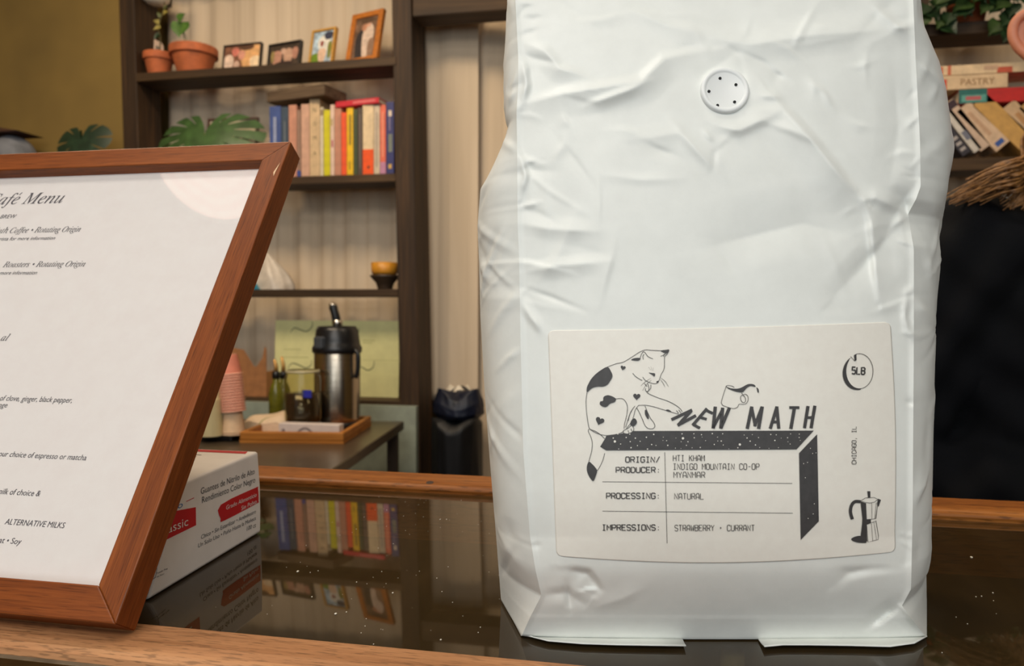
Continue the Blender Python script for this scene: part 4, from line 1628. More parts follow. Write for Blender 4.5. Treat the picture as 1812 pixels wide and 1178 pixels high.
for (bx, by), tipd, s, ox, ro in (((322, 39), (-.12, -.2, -1), .060, -.02, .0016), ((315, 36), (.85, -.2, .5), .040, -.01, .0013)):
    p = np.array(on_y(float(bx), float(by), SY + .04)) - P0
    g = G(); g.tube(smooth_line([(ox, 0, h2 - .014), (ox - .01, -.01, h2 + .03), tuple(p)], 6), ro, 6); g.obj('stem', stem_m, pot2)
    g = G(); heart_leaf(g, p, tipd, (0, -1, .2), s, 1.3 if s > .05 else .9, .1); g.obj('leaf', leaf_m, pot2, smooth=True)
# the card leaning on the left post
a, b, c, d = (on_y(float(x), float(y), SY + .07) for x, y in ((246, 128), (283, 124), (281, 70), (239, 52)))
t = thing('greeting_card', 'pale pink card leaning on the left post behind the small pot', 'card', (sx(246, 128, SY + .07), SY + .07, SHZ['a'] + .0005), (rad(-5), 0, rad(28)))
wc = .085
hc = float(d[2] - SHZ['a'])
g = G(); g.prism([(0, 0), (wc, 0), (wc * .98, hc * .74), (wc * .9, hc * .80), (-.008, hc)], .0014); card_o = g.obj('card_front', plain('card_pink', (214, 184, 160), .7), t)
k = Ink()
k.poly([(.012, hc * .58), (.045, hc * .52), (.045, hc * .58), (.014, hc * .66)]); k.cut(); k.poly([(.055, hc * .6), (.074, hc * .58), (.074, hc * .7), (.056, hc * .74)]); k.cut(); k.disc(.02, hc * .28, .009, ry=.012)
k.lay(lambda a_, b_: np.stack([a_, np.full(a_.shape, -.0002), b_], -1), 'card_mark', plain('card_ink', (120, 108, 94), .7), card_o, world=False)
# white planter high on the left post
a = on_y(268., 4., SY + .03)
t = thing('wall_planter', 'white round planter above the small pot at the top picture edge', 'planter', (a[0], SY + .055, a[2]))
g = G(); g.lathe([(.012, 0), (.032, .004), (.047, .018), (.052, .05), (.052, .085), (.047, .085), (.045, .02)], 32, cap1=False); g.obj('bowl', plain('white_ceramic', (226, 216, 200), .3), t, smooth=True)
g = G(); g.box(-.012, .012, .05, .078, .02, .08); g.obj('bracket', plain('dark_bracket', (60, 48, 38), .5), t)

# ------------------------------------------------------------------ books on the second shelf
BZ = SHZ['b'] + .0005


def book(w, h, d, col, label, loc, rot=(0, 0, 0), group='books standing on the second shelf', marks=(), txt=None, cat='book', rough=.5, page=(222, 206, 178)):
    """Spine at local y = 0 facing the room, pages behind. marks: (x0,x1,z0,z1,colour) in 0..1 of the spine."""
    t = thing('book', label, cat, loc, rot, group)
    m = plain('book_cloth_%d_%d_%d' % tuple(col), col, rough, .07, 40)
    c = min(.0022, w * .12)
    g = G()
    g.box(-w / 2, w / 2, 0, c * 1.2, 0, h).box(-w / 2, -w / 2 + c, c * 1.2, d, 0, h).box(w / 2 - c, w / 2, c * 1.2, d, 0, h)
    cov = g.obj('cover', m, t, bevel=min(.0008, c * .3))
    g = G(); g.box(-w / 2 + c * 1.02, w / 2 - c * 1.02, c * 1.3, d - .004, .003, h - .003); g.obj('pages', plain('book_pages', page, .9, .05, 200), t)
    if marks or txt:
        k = Ink()
        ms = []
        for x0, x1, z0, z1, cc in marks:
            ms.append(plain('spine_ink_%d_%d_%d' % cc, cc, .5, .06, 60))
            k.cut()
            k.add([(-w / 2 + x0 * w, z0 * h), (-w / 2 + x1 * w, z0 * h), (-w / 2 + x1 * w, z1 * h), (-w / 2 + x0 * w, z1 * h)], [(0, 1, 2, 3)], len(ms) - 1)
        if txt:
            for s, x0, z0, x1, z1, hh, cc in txt:
                ms.append(plain('spine_ink_%d_%d_%d' % cc, cc, .5, .06, 60))
                k.cut()
                k.text(s, -w / 2 + x0 * w, z0 * h, -w / 2 + x1 * w, z1 * h, hh, len(ms) - 1)
        k.lay(lambda a_, b_: np.stack([a_, -.0003 - .0001 * np.arange(len(a_)) / max(1, len(a_)), b_], -1), 'spine_mark', ms, cov, world=False)
    return t


ROW = [  # left px, right px, top px, colour, label, marks
    (477, 497, 188, (62, 82, 140), 'bright blue book with a pale title, first in the row', [(.35, .6, .25, .85, (150, 158, 186))]),
    (497.5, 510.5, 189, (58, 72, 88), 'slate blue-grey book beside the bright blue one', [(.4, .6, .2, .8, (104, 112, 118))]),
    (511, 525, 185.5, (196, 138, 114), 'dusty pink book right of the two blue books', []),
    (525.5, 532, 194.5, (150, 118, 100), 'narrow taupe book with a blue patch at its foot', [(0, 1, 0, .09, (52, 72, 140)), (.3, .7, .18, .24, (110, 90, 84))]),
    (532.8, 547.4, 184, (204, 160, 136), 'wide pale pink book left of the tall cream one', []),
    (548, 566, 175, (206, 176, 136), 'tallest cream book with four stacked dark capital letters', []),
    (566.6, 572.2, 190, (214, 200, 172), 'thin off-white book left of the lime one', [(0, 1, .88, .97, (150, 128, 100))]),
    (572.8, 584, 194.5, (206, 196, 14), 'thin lime yellow book in the middle of the row', []),
    (584.6, 591.6, 185, (222, 192, 172), 'white patterned book right of the lime one', [(.2, .8, .4, .5, (190, 120, 120)), (.1, .7, .7, .8, (190, 164, 120))]),
    (592, 603.6, 192, (190, 132, 106), 'brownish pink book left of the orange one', []),
    (604, 613.2, 199, (236, 84, 36), 'bright orange-red slim book, the lowest in the row', []),
    (613.6, 625, 191, (232, 184, 8), 'deep yellow book with dark lettering beside the orange one', [(.35, .7, .45, .9, (150, 122, 20)), (.3, .6, .08, .2, (180, 140, 10))]),
    (625.4, 632.6, 193, (64, 74, 42), 'dark green book right of the deep yellow one', []),
    (633, 641.4, 190.5, (78, 64, 54), 'dark brown book left of the thick cream one', [(.4, .6, .1, .9, (126, 108, 96))]),
    (641.8, 661, 185.5, (226, 200, 160), 'thick cream book with an orange lower third', [(0, 1, 0, .36, (238, 84, 8)), (.45, .62, .08, .12, (70, 40, 20))]),
    (661.6, 672, 185.5, (206, 186, 160), 'greyish white book with grey lettering, right of the orange-footed one', [(.35, .6, .1, .9, (160, 144, 128))]),
    (672.6, 682.6, 185.5, (224, 106, 78), 'salmon book with a lilac foot left of the navy one', [(0, 1, 0, .17, (188, 130, 160)), (.35, .6, .25, .9, (232, 150, 120))]),
    (683.2, 697, 180, (48, 50, 106), 'navy book with a white emblem, last in the row by the post', [(.3, .72, .8, .88, (220, 200, 180)), (.35, .55, .6, .8, (120, 110, 140)), (.3, .8, .3, .55, (116, 122, 110)), (.3, .7, .07, .13, (214, 170, 80))]),
]
YB = SY + .006
for x0, x1, yt, colr, lab, marks in ROW:
    a, b = on_y(float(x0), 250., YB), on_y(float(x1), 250., YB)
    zt = sz((x0 + x1) / 2, yt, YB)
    txt = None
    w = float(b[0] - a[0])
    h = zt - BZ
    if yt == 175:
        txt = [(ch, .34, f, .66, f, .014, (104, 90, 64)) for ch, f in zip('NOMA', (.83, .65, .47, .27))]
    if x0 == 613.6:
        pass
    book(w - .0006, h, .122, colr, lab, ((a[0] + b[0]) / 2, YB, BZ), (0, 0, 0), marks=marks, txt=txt)
# the two lying on the row
hl = max(sz(557, 175, YB), 0)
a, b = on_y(463., 187., YB - .02), on_y(577., 168., YB - .02)
wd = float(np.hypot(b[0] - a[0], .0)) * 1.03
t = thing('wooden_board', 'dark weathered slab lying across the left half of the book row', 'board', (float((a[0] + b[0]) / 2), YB - .010, max(hl, float(a[2])) + .0008), (0, 0, rad(-12)))
g = G(); g.box(-wd / 2, wd / 2, 0, .13, 0, .040); g.obj('slab', wood('weathered_wood', (66, 52, 40), (98, 80, 62), (128, 106, 84), 'x', .8, .8, .5), t, bevel=.003)
a, b = on_y(588., 186., YB - .01), on_y(671., 176., YB - .01)
wd = float(b[0] - a[0])
zt = sz(690, 180, YB)
zred = max(sz(x_, y_, YB) for x_, y_ in ((600, 192), (618, 191), (650, 185.5), (678, 185.5))) + .001
t = book(.019, wd, .12, (206, 44, 58), 'red book lying flat on the right half of the book row', (float(b[0]), YB - .014, zred + .0095), (0, rad(-90), rad(-9)), marks=[(.35, .7, .08, .6, (226, 120, 120))])

# ------------------------------------------------------------------ monstera leaf and the little frame behind it
def monstera_leaf(g, base, tip_dir, up, size, slits=(.62, .98, 1.36, 1.76, 2.2), width=1.0, depth=.5, sw=.04):
    """A heart-shaped leaf with deep slits between its lobes; base at the stalk, tip along tip_dir."""
    d = Vector(tip_dir).normalized()
    s = d.cross(Vector(up)).normalized()
    u = s.cross(d).normalized()
    B = Vector(base)
    out = []
    n = 150
    for i in range(n + 1):
        th = .16 + (math.pi - .16) * i / n           # from beside the stalk round to the tip
        r = .50 + .16 * math.cos(th * 2 + 3.4) + .22 * (th / math.pi) ** 4
        r *= min(1, (th - .16) / .22 + .12)
        for sl in slits:
            q = abs(th - sl) / sw
            if q < 1:
                r *= 1 - depth * (1 - q ** 3)
        out.append((r * math.sin(th) * width * 1.35, -r * math.cos(th)))
    P = [(0, 0)] + out + [(-x, y) for x, y in out[-2::-1]]
    k = Ink()
    k.poly(P, step=.09)
    V = [tuple(B + d * ((y + .0) * size) + s * (x * size) + u * (size * (-.30 * x * x - .16 * y * y + .06 * abs(x)))) for x, y in k.v]
    g.add(V, k.f)
    return g


yl = SY - .01
p = on_y(362., 262., yl)
t = thing('monstera_plant', 'big split green monstera leaf in front of the second shelf', 'plant', (float(p[0]), SY + .032, BZ))
g = G(); g.lathe([(.030, 0), (.042, .07), (.042, .075), (.037, .075), (.035, .06)], 28, cap1=True); g.obj('pot', plain('grey_pot', (120, 112, 100), .6), t, smooth=True)
L0 = np.array(t.location)
b0 = np.array(on_y(362., 236., yl)) - L0
g = G(); g.tube(smooth_line([(0, 0, .07), (.01, -.03, .12), tuple(b0)], 6), .004, 8); g.obj('stem', stem_m, t)
mleaf = plain('monstera_green', (62, 88, 48), .38, .16, 24)
g = G(); monstera_leaf(g, b0, (0.03, -.42, -.9), (0, -.9, .42), .225, width=1.05); g.obj('leaf', mleaf, t, smooth=True)
g = G(); monstera_leaf(g, b0 + np.array([.07, -.01, -.055]), (.75, -.3, -.5), (.3, -.8, .5), .12); g.obj('leaf', mleaf, t, smooth=True)
t = thing('picture_frame', 'small thin dark frame standing behind the monstera leaf', 'picture frame', (sx(428, 250, SY + .095), SY + .095, BZ), (rad(-6), 0, rad(3)))
hh = sz(440, 203, SY + .095) - BZ
ww = .15
fm = plain('dark_thin_frame', (72, 44, 30), .5)
for P in ([(-ww, 0), (.05, 0), (.042, .008), (-ww + .008, .008)], [(.05, hh), (-ww, hh), (-ww + .008, hh - .008), (.042, hh - .008)], [(.05, 0), (.05, hh), (.042, hh - .008), (.042, .008)], [(-ww, hh), (-ww, 0), (-ww + .008, .008), (-ww + .008, hh - .008)]):
    g = G(); g.prism(P, .014); g.obj('border', fm, t)
g = G(); g.box(-ww + .007, .043, .006, .01, .007, hh - .007); g.obj('mat_board', plain('mat_board', (206, 188, 164), .8), t)

# things low on the olive wall at the left edge
LZ0 = sz(60, 300, 2.40)
g = G(); g.box(-2.95, -1.99, 2.30, 2.4985, LZ0 - .03, LZ0); o = g.obj('wall_shelf', shelf_wood); tag(o, 'plank on the olive wall, tucked behind the menu frame', 'shelf')
p = on_y(140., 262., 2.38)
t = thing('monstera_plant', 'dark split monstera leaf against the olive wall at left', 'plant', (float(p[0]), 2.41, LZ0 + .0005))
L0 = np.array(t.location)
g = G(); g.lathe([(.04, 0), (.052, .05), (.046, .05), (.044, .04)], 24); g.obj('pot', plain('grey_pot', (120, 112, 100), .6), t, smooth=True)
b0 = np.array(on_y(143., 231., 2.36)) - L0
g = G(); g.tube(smooth_line([(0, 0, .045), (.004, -.02, .08), tuple(b0)], 6), .004, 8); g.obj('stem', dleaf_m, t)
dk = plain('monstera_dark', (34, 52, 36), .45, .18, 24)
g = G(); monstera_leaf(g, b0 + np.array([0, 0, -.034]), (.12, -.30, -.95), (0, -1, .3), .15, (.8, 1.5, 2.1), .82); g.obj('leaf', dk, t, smooth=True)
p = on_y(8., 262., 2.36)
P = []
for j in range(9):
    q = j / 8 * math.pi / 2
    P.append([(p[0] + .095 * math.cos(q) * math.cos(w) * (1 + .07 * math.sin(3 * w)), 2.39 + .07 * math.cos(q) * math.sin(w), LZ0 + .0005 + (sz(10, 236, 2.36) - LZ0) * math.sin(q) ** .8) for w in np.linspace(0, 2 * math.pi, 25)])
g = G(); g.grid(np.array(P)); tag(g.obj('cloth_bundle', plain('blue_grey_cloth', (104, 106, 112), .85, .2, 14), smooth=True), 'blue-grey cloth heap at the left picture edge above the menu', 'cloth')
zc = sz(10, 236, 2.36) + .001
g = G(); g.prism([(p[0] - .16, .034), (p[0] + .02, .012), (p[0] + .085, 0), (p[0] + .02, -.001), (p[0] - .16, -.001)], .12)
g.v = [v + np.array([0, 2.33, zc]) for v in g.v]
tag(g.obj('wooden_wedge', plain('dark_brown_board', (78, 50, 34), .7)), 'dark brown tapering board lying on the blue-grey cloth heap', 'board')

# ------------------------------------------------------------------ third shelf: bowls and a wrapped bag
CZ = SHZ['c'] + .0005
a, b = sx(657, 500, SY + .06), sx(706, 500, SY + .06)
cx_ = (a + b) / 2
zt1, zt0 = sz(680, 487, SY + .06), sz(680, 465, SY + .06)
r = (b - a) / 2
t = thing('pedestal_bowl', 'dark brown footed bowl under the yellow cup by the post', 'bowl', (cx_, SY + .06, CZ))
h = zt1 - CZ
g = G(); g.lathe([(r * .5, 0), (r * .52, h * .12), (r * .62, h * .45), (r * .98, h * .85), (r * 1.05, h), (r * .95, h), (r * .5, h * .6), (.001, h * .55)], 32, cap1=False); g.obj('bowl', plain('dark_stoneware', (58, 44, 32), .45), t, smooth=True)
r *= .92
t = thing('yellow_cup', 'mustard yellow cup resting on the dark footed bowl', 'cup', (cx_ - .002, SY + .06, CZ + h + .0005))
h = zt0 - zt1
g = G(); g.lathe([(r * .86, 0), (r * .98, h * .3), (r, h), (r * .92, h), (r * .85, h * .3), (.001, h * .2)], 32, cap1=False); g.obj('cup_body', plain('mustard_glaze', (206, 140, 42), .4), t, smooth=True)
# crumpled clear-white bag
p0, p1 = on_y(452., 511., SY + .07), on_y(512., 511., SY + .07)
cx_, rx = float(p0[0] + p1[0]) / 2 - .02, float(p1[0] - p0[0]) / 2 + .03
hz = sz(470, 447, SY + .07) - CZ
P = []
rnd = random.Random(4)
for j in range(14):
    q = j / 13
    row_ = []
    for k in range(33):
        w = 2 * math.pi * k / 32
        rr = (1 - q ** 1.6) * (1 + .08 * math.sin(5 * w + 3 * q) + .05 * math.sin(9 * w))
        row_.append((cx_ + rx * rr * math.cos(w), SY + .07 + .05 * rr * math.sin(w), CZ + hz * q))
    P.append(row_)
g = G(); g.grid(np.array(P)); tag(g.obj('plastic_bag', plain('milky_plastic', (196, 184, 170), .35, .08, 30), smooth=True), 'translucent whitish bag slumped on the third shelf', 'bag')
g = G(); pz_ = on_y(452., 511., SY + .01); g.prism([(-.03, 0), (.012, 0), (-.008, .028), (-.03, .03)], .02)
g.v = [v + np.array([pz_[0], SY + .004, CZ]) for v in g.v]
tag(g.obj('teal_packet', plain('teal_plastic', (22, 132, 160), .4)), 'small teal packet on the third shelf touching the menu frame edge', 'packet')
# ------------------------------------------------------------------ lower shelf: kraft box and the green menu sheet
DZ = SHZ['d'] + .0005
p0, p1 = on_y(418., 700., SY + .03), on_y(474., 700., SY + .03)
kx0, kx1 = float(p0[0]) - .05, float(p1[0])
kt = sz(472, 612, SY + .03) - DZ
ky = sz(452, 648, SY + .03) - DZ
kraft = plain('kraft_board', (160, 108, 66), .85, .08, 40)
t = thing('kraft_box', 'brown kraft box with a deep V cut front on the lower shelf', 'box', ((kx0 + kx1) / 2, SY + .02, DZ))
w = (kx1 - kx0) / 2
xv = float(on_y(454., 650., SY + .03)[0]) - (kx0 + kx1) / 2
g = G(); g.prism([(-w, 0), (w, 0), (w, kt * .93), (w - .006, kt), (xv + .028, kt * .76), (xv + .006, ky), (xv - .006, ky), (xv - .045, kt * .92), (-w, kt)], .003); g.obj('front_panel', kraft, t)
g = G(); g.box(-w, w, .09, .093, 0, kt * .35); g.obj('back_panel', kraft, t)
for s in (-1, 1):
    g = G(); g.box(min(s * w, s * (w - .003)), max(s * w, s * (w - .003)), .003, .09, 0, kt * .5); g.obj('side_panel', kraft, t)
g = G(); g.box(-w + .003, w - .003, .003, .09, 0, .003); g.obj('bottom_panel', kraft, t)
# green paper sheet
yp = SY + .10
c = [on_y(float(x), float(y), yp) for x, y in ((485, 708), (705, 708), (705, 567), (485, 567))]
pw, ph = float(c[1][0] - c[0][0]), float((c[2][2] + c[3][2]) / 2 - DZ)
t = thing('paper_sign', 'pale yellow-green printed sheet standing behind the steel airpot', 'sign', (float(c[0][0]), yp, DZ), (rad(-3), 0, 0))
green = plain('green_paper', (220, 216, 156), .75, .03, 20)
g = G(); g.box(0, pw, 0, .001, 0, ph); sh = g.obj('sheet', green, t)
k = Ink()


def psign(px, py):
    q = on_y(float(px), float(py), yp)
    return float(q[0] - c[0][0]), float(q[2] - DZ)


for P in ([(511, 588), (518, 580), (528, 583), (540, 586), (549, 578), (550, 568)], [(611, 580), (618, 588), (630, 592), (633, 580)], [(508, 652), (515, 643), (526, 645), (540, 651), (549, 646), (550, 637)],
          [(632, 648), (640, 650), (650, 655), (659, 650), (661, 638)]):
    k.cut()
    k.curve([psign(*q) for q in P], .0045, 0, taper=True)
k.cut(); k.stroke([psign(640, 637), psign(704, 638)], .0012, 1)
for x0, x1, y in ((500, 530, 618), (498, 545, 632), (640, 662, 602), (640, 656, 606)):
    k.cut(); k.stroke([psign(x0, y), psign(x1, y + .5)], .0022, 1)
k.lay(lambda a_, b_: np.stack([a_, np.full(a_.shape, -.0002), b_], -1), 'printed_mark', [plain('sign_grey_green', (110, 116, 84), .7), plain('sign_pale_line', (170, 170, 108), .7)], sh, world=False)

# ------------------------------------------------------------------ the side table with the coffee things
TZ = .785
nc, fc = on_z(600., 822., TZ), on_z(715., 745., TZ)
ta = math.atan2(fc[0] - nc[0], fc[1] - nc[1])        # turn of the right edge
tl = float(np.hypot(*(fc - nc)[:2])) + .25
table = thing('side_table', 'dark steel-topped side table under the coffee tray', 'table', (float(fc[0]), float(fc[1]), 0), (0, 0, -ta))
steel_dark, nt, b = base_mat('dark_brushed_steel')
f = noise(nt, coords(nt, (3, 160, 3)), 1.0, 4, .6)
nt.links.new(ramp(nt, f, [(.3, (84, 72, 58)), (.7, (106, 92, 74))]), b.inputs['Base Color'])
b.inputs['Roughness'].default_value, b.inputs['Metallic'].default_value = .32, .55
g = G(); g.box(-1.0, 0, -tl, 0, TZ - .028, TZ); g.obj('table_top', steel_dark, table, bevel=.003)
for x in (-.96, -.03):
    for y in (-tl + .03, -.03):
        g = G(); g.box(x - .016, x + .016, y - .016, y + .016, 0, TZ - .028); g.obj('leg', plain('table_leg_dark', (62, 52, 42), .5), table, bevel=.002)
g = G(); g.box(-.94, -.05, -tl + .05, -.05, .25, .27); g.obj('lower_shelf', plain('table_leg_dark', (62, 52, 42), .5), table)
tz = TZ + .0006


def on_table(px, py):
    return on_z(float(px), float(py), TZ)


# wooden tray
fl, fr_ = on_table(424, 784), on_table(608, 786)
br_ = on_z(678., 737., TZ + .03)
trw = float(np.hypot(*(fr_ - fl)[:2]))
trd = float(np.hypot(*(br_ - fr_)[:2]))
tra = math.atan2(-(br_[0] - fr_[0]), br_[1] - fr_[1])
ang = math.atan2(fr_[1] - fl[1], fr_[0] - fl[0])
tray = thing('serving_tray', 'honey coloured wooden tray holding the airpot and jar', 'tray', (float(fr_[0]), float(fr_[1]), tz), (0, 0, ang))
tw = wood('tray_wood', (128, 76, 26), (168, 106, 42), (190, 128, 60), 'x', 1.2, .5, .6)
g = G(); g.box(-trw, 0, .0, trd, 0, .008); g.obj('tray_floor', tw, tray)
for x0, x1, y0, y1 in ((-trw, 0, 0, .014), (-trw, 0, trd - .014, trd), (-trw, -trw + .014, .014, trd - .014), (-.014, 0, .014, trd - .014)):
    g = G(); g.box(x0, x1, y0, y1, .008, .031); g.obj('rim', tw, tray, bevel=.003)
ttz = tz + .0085


def stand(px, py, z=None):
    return on_z(float(px), float(py), ttz if z is None else z)


# airpot
ap = stand(597, 755)
dm = project(ap)[2]
R = 40.5 / FPX * dm
hz = lambda py_: float(on_y(597., float(py_), float(ap[1]))[2]) - ttz
airpot = thing('airpot', 'tall steel pump airpot with black top on the wooden tray', 'airpot', (float(ap[0]), float(ap[1]), ttz), (0, 0, rad(-20)))
st, nt, b = base_mat('brushed_steel')
f = noise(nt, coords(nt, (4, 4, 300)), 1.0, 3, .6)
nt.links.new(ramp(nt, f, [(.3, (168, 156, 140)), (.7, (190, 178, 160))]), b.inputs['Base Color'])
b.inputs['Metallic'].default_value, b.inputs['Roughness'].default_value = 1.0, .24
bk = plain('airpot_black', (22, 22, 24), .32, .1, 40)
hb, hs, ht = hz(732), hz(622), hz(577)
g = G(); g.lathe([(R * 1.0, 0), (R * 1.03, .004), (R * 1.03, .016), (R * .98, .02)], 40); g.obj('base_ring', bk, airpot, smooth=True)
g = G(); g.lathe([(R * .97, .018), (R * .985, .03), (R * .985, hs - .004), (R * .96, hs)], 56, cap0=False, cap1=False); g.obj('steel_body', st, airpot, smooth=True)
g = G(); g.lathe([(R * 1.0, hs - .004), (R * 1.06, hs), (R * 1.07, hs + .012), (R * .99, hs + .022), (R * .96, hs + (ht - hs) * .45), (R * .90, ht - .012), (R * .80, ht), (.001, ht + .002)], 48, cap1=False); g.obj('lid', bk, airpot, smooth=True)
g = G(); g.box(-R * .30, R * .22, -R * 1.14, -R * .85, hs + .010, hs + (ht - hs) * .62); g.obj('spout', plain('airpot_grey', (66, 70, 76), .3), airpot, bevel=.006)
g = G(); g.tube(smooth_line([(R * 1.02, 0, hs + .006), (R * 1.20, 0, hs - .004), (R * 1.2, .0, hs - .05), (R * 1.08, .0, hs - .075)], 6), .007, 8); g.obj('handle', bk, airpot, smooth=True)
g = G(); g.tube([(-R * .98, 0, hs + .008), (-R * 1.18, 0, hs + .010)], .011, 10); g.obj('hinge_lug', bk, airpot, smooth=True)
lv = lambda px_, py_: np.array(on_y(float(px_), float(py_), float(ap[1]) - .03)) - np.array(airpot.location)
Rz = np.array(Matrix.Rotation(rad(20), 3, 'Z'))
p_a, p_b = Rz @ lv(597, 571), Rz @ lv(589, 541)
g = G(); g.tube([p_a, p_a * .35 + p_b * .65, p_b], [.014, .0125, .0135], 10); g.obj('pump_lever', bk, airpot, smooth=True, bevel=.002)
g = G(); g.ball(tuple(Rz @ lv(597, 571)), (.016, .016, .014)); g.obj('lever_joint', plain('chrome', (205, 200, 192), .12, .02, 20, 1.0), airpot, smooth=True)
g = G(); g.ball(tuple(p_b + np.array([0, 0, .003])), (.012, .012, .006)); g.obj('lever_tip', plain('chrome', (205, 200, 192), .12, .02, 20, 1.0), airpot, smooth=True)

# jar of dark coffee
jp = stand(536, 765)
dm = project(jp)[2]
Rj = 31.5 / FPX * dm
jz = lambda py_: float(on_y(536., float(py_), float(jp[1]))[2]) - ttz
jar = thing('glass_jar', 'glass jar half full of dark liquid left of the airpot', 'jar', (float(jp[0]), float(jp[1]), ttz))
jt = jz(655)
jf = jz(695)
g = G(); g.lathe([(Rj * 1.02, 0), (Rj * 1.06, .006), (Rj * 1.06, .014), (Rj * .98, .03)], 36); g.obj('black_stand', bk, jar, smooth=True)
g = G(); g.lathe([(Rj * .9, .031), (Rj * .93, .035), (Rj * .93, jf), (.001, jf)], 36, cap1=False); g.obj('dark_liquid', plain('dark_coffee', (34, 14, 12), .15), jar, smooth=True)
g = G(); g.lathe([(Rj * .95, .031), (Rj, .045), (Rj, jt - .022), (Rj * .9, jt - .010), (Rj * .9, jt)], 40, cap0=False, cap1=False); g.obj('jar_wall', glass('jar_glass', (236, 230, 205), 1.0, .02, 1.45, .03, (190, 176, 120)), jar, smooth=True)
g = G(); g.lathe([(Rj * .88, jt - .006), (Rj * .93, jt - .006), (Rj * .93, jt + .001), (Rj * .88, jt + .001)], 40, cap0=False, cap1=False); g.obj('rim', plain('jar_rim', (186, 176, 140), .3), jar, smooth=True)
bx = stand(549, 764)
g = G(); g.box(-.014, .014, -.004, .0, jz(700), jz(687)); g.v = [v + np.array([Rj * .66, -Rj * .78, 0]) for v in g.v]
g.obj('blue_tag', plain('blue_tag', (36, 40, 150), .5), jar)

# two oil bottles behind the jar
olive = plain('olive_oil_glass', (98, 96, 26), .2, .15, 30)
for i, (x0, ytop, lab) in enumerate(((489, 636, 'olive oil bottle with gold pourer, left of its twin'), (502, 631, 'olive oil bottle with gold pourer, right behind the jar'))):
    q = on_z(float(x0), 742. - i * 6, tz)
    y_ = float(q[1])
    t = thing('oil_bottle', lab, 'bottle', (float(q[0]), y_, tz), group='oil bottles beside the jar')
    zz = lambda py_: float(on_y(float(x0), float(py_), y_)[2]) - tz
    r = .024
    hn = zz(668)
    g = G(); g.lathe([(r * .95, 0), (r, .006), (r, hn * .62), (r * .8, hn * .76), (.011, hn * .9), (.011, hn)], 28); g.obj('bottle', olive, t, smooth=True)
    g = G(); g.lathe([(.013, hn - .002), (.013, hn + .016), (.008, hn + .022)], 20); g.obj('cap', bk, t, smooth=True)
    g = G(); g.tube([(0, 0, hn + .02), (0, 0, zz(648)), (-.004, -.004, zz(ytop))], [.0075, .007, .004], 10); g.obj('pourer', plain('gold_pourer', (196, 150, 84), .35, .1, 40, .4), t, smooth=True)

# folded towel and the white straw box on the tray
tl_, tr2 = stand(420, 765), stand(501, 765)
wd = float(tr2[0] - tl_[0])
hgt = float(on_y(450., 735., float(tl_[1]) + .030)[2]) - ttz
t = thing('folded_towel', 'folded cream towel with a green stripe on the tray', 'towel', (float(tl_[0]) + wd / 2 + .004, float(tl_[1]) + .016, ttz))
cream = plain('cream_towel', (222, 196, 166), .95, .05, 160, bumpd=.0008)
P = []
dd = .17
for j in range(13):
    v_ = j / 12
    P.append([((u - .5) * wd * (1 + .04 * math.sin(7 * v_)) + .012 * v_, v_ * dd, 0 if False else (hgt * (1 - (2 * abs(u - .5)) ** 8 * .35) * (1 - max(0, .25 - v_) ** 2 * 5) * (.9 + .1 * math.sin(9 * u + 4 * v_)))) for u in np.linspace(0, 1, 25)])
P = np.array(P)
g = G(); g.grid(P)
Q = P.copy(); Q[..., 2] = 0
g.grid(Q, flip=True)
g.grid(np.stack([Q[0], P[0]])); g.grid(np.stack([P[-1], Q[-1]])); g.grid(np.stack([P[:, 0], Q[:, 0]])); g.grid(np.stack([Q[:, -1], P[:, -1]]))
tw_o = g.obj('towel_fold', cream, t, smooth=True)
S = np.stack([(P[:, 10] * .5 + P[:, 11] * .5), P[:, 11]], 1) + np.array([0, 0, .0008])
g = G(); g.grid(S); S2 = np.stack([(P[0, 10] + P[0, 11]) / 2 + [0, -.0006, 0], P[0, 11] + [0, -.0006, 0]]); S3 = S2.copy(); S3[:, 2] = 0
g.grid(np.stack([S3, S2])); g.obj('green_stripe', plain('towel_green', (108, 132, 44), .95), t)
b0, b1 = stand(490, 774), stand(604, 775)
wd = float(b1[0] - b0[0])
hgt = float(on_y(540., 750., float(b0[1]))[2]) - ttz
t = thing('straw_box', 'low white printed box lying in front of the jar and airpot', 'box', (float(b0[0] + b1[0]) / 2 + .006, float(b0[1]), ttz), (0, 0, rad(1)))
g = G(); g.box(-wd / 2, wd / 2, 0, .032, 0, hgt); bo = g.obj('carton', plain('pale_carton', (206, 192, 186), .6, .03, 40), t, bevel=.002)
k = Ink()
k.disc(-wd * .42, hgt * .5, .0055)
k.cut(); k.stroke([(-wd * .22 + wd * .32 * q, hgt * (.25 + .45 * math.sin(math.pi * q))) for q in np.linspace(0, 1, 12)], .006)
k.cut(); k.stroke([(-wd * .12, hgt * .2), (wd * .02, hgt * .22)], .004)
k.lay(lambda a_, b_: np.stack([a_, np.full(a_.shape, -.0002), b_], -1), 'printed_mark', plain('box_print_grey', (120, 108, 108), .7), bo, world=False)

# stacks of paper cups on a black tray
q0, q1 = on_table(330, 778), on_table(417, 779)
t = thing('black_tray', 'low black tray under the stacks of paper cups', 'tray', (float(q0[0] + q1[0]) / 2, float(q0[1]) + .0, tz))
wd = float(q1[0] - q0[0])
g = G(); g.box(-wd / 2, wd / 2, 0, .2, 0, .016); g.obj('tray_plate', bk, t, bevel=.004)
cz = tz + .0165


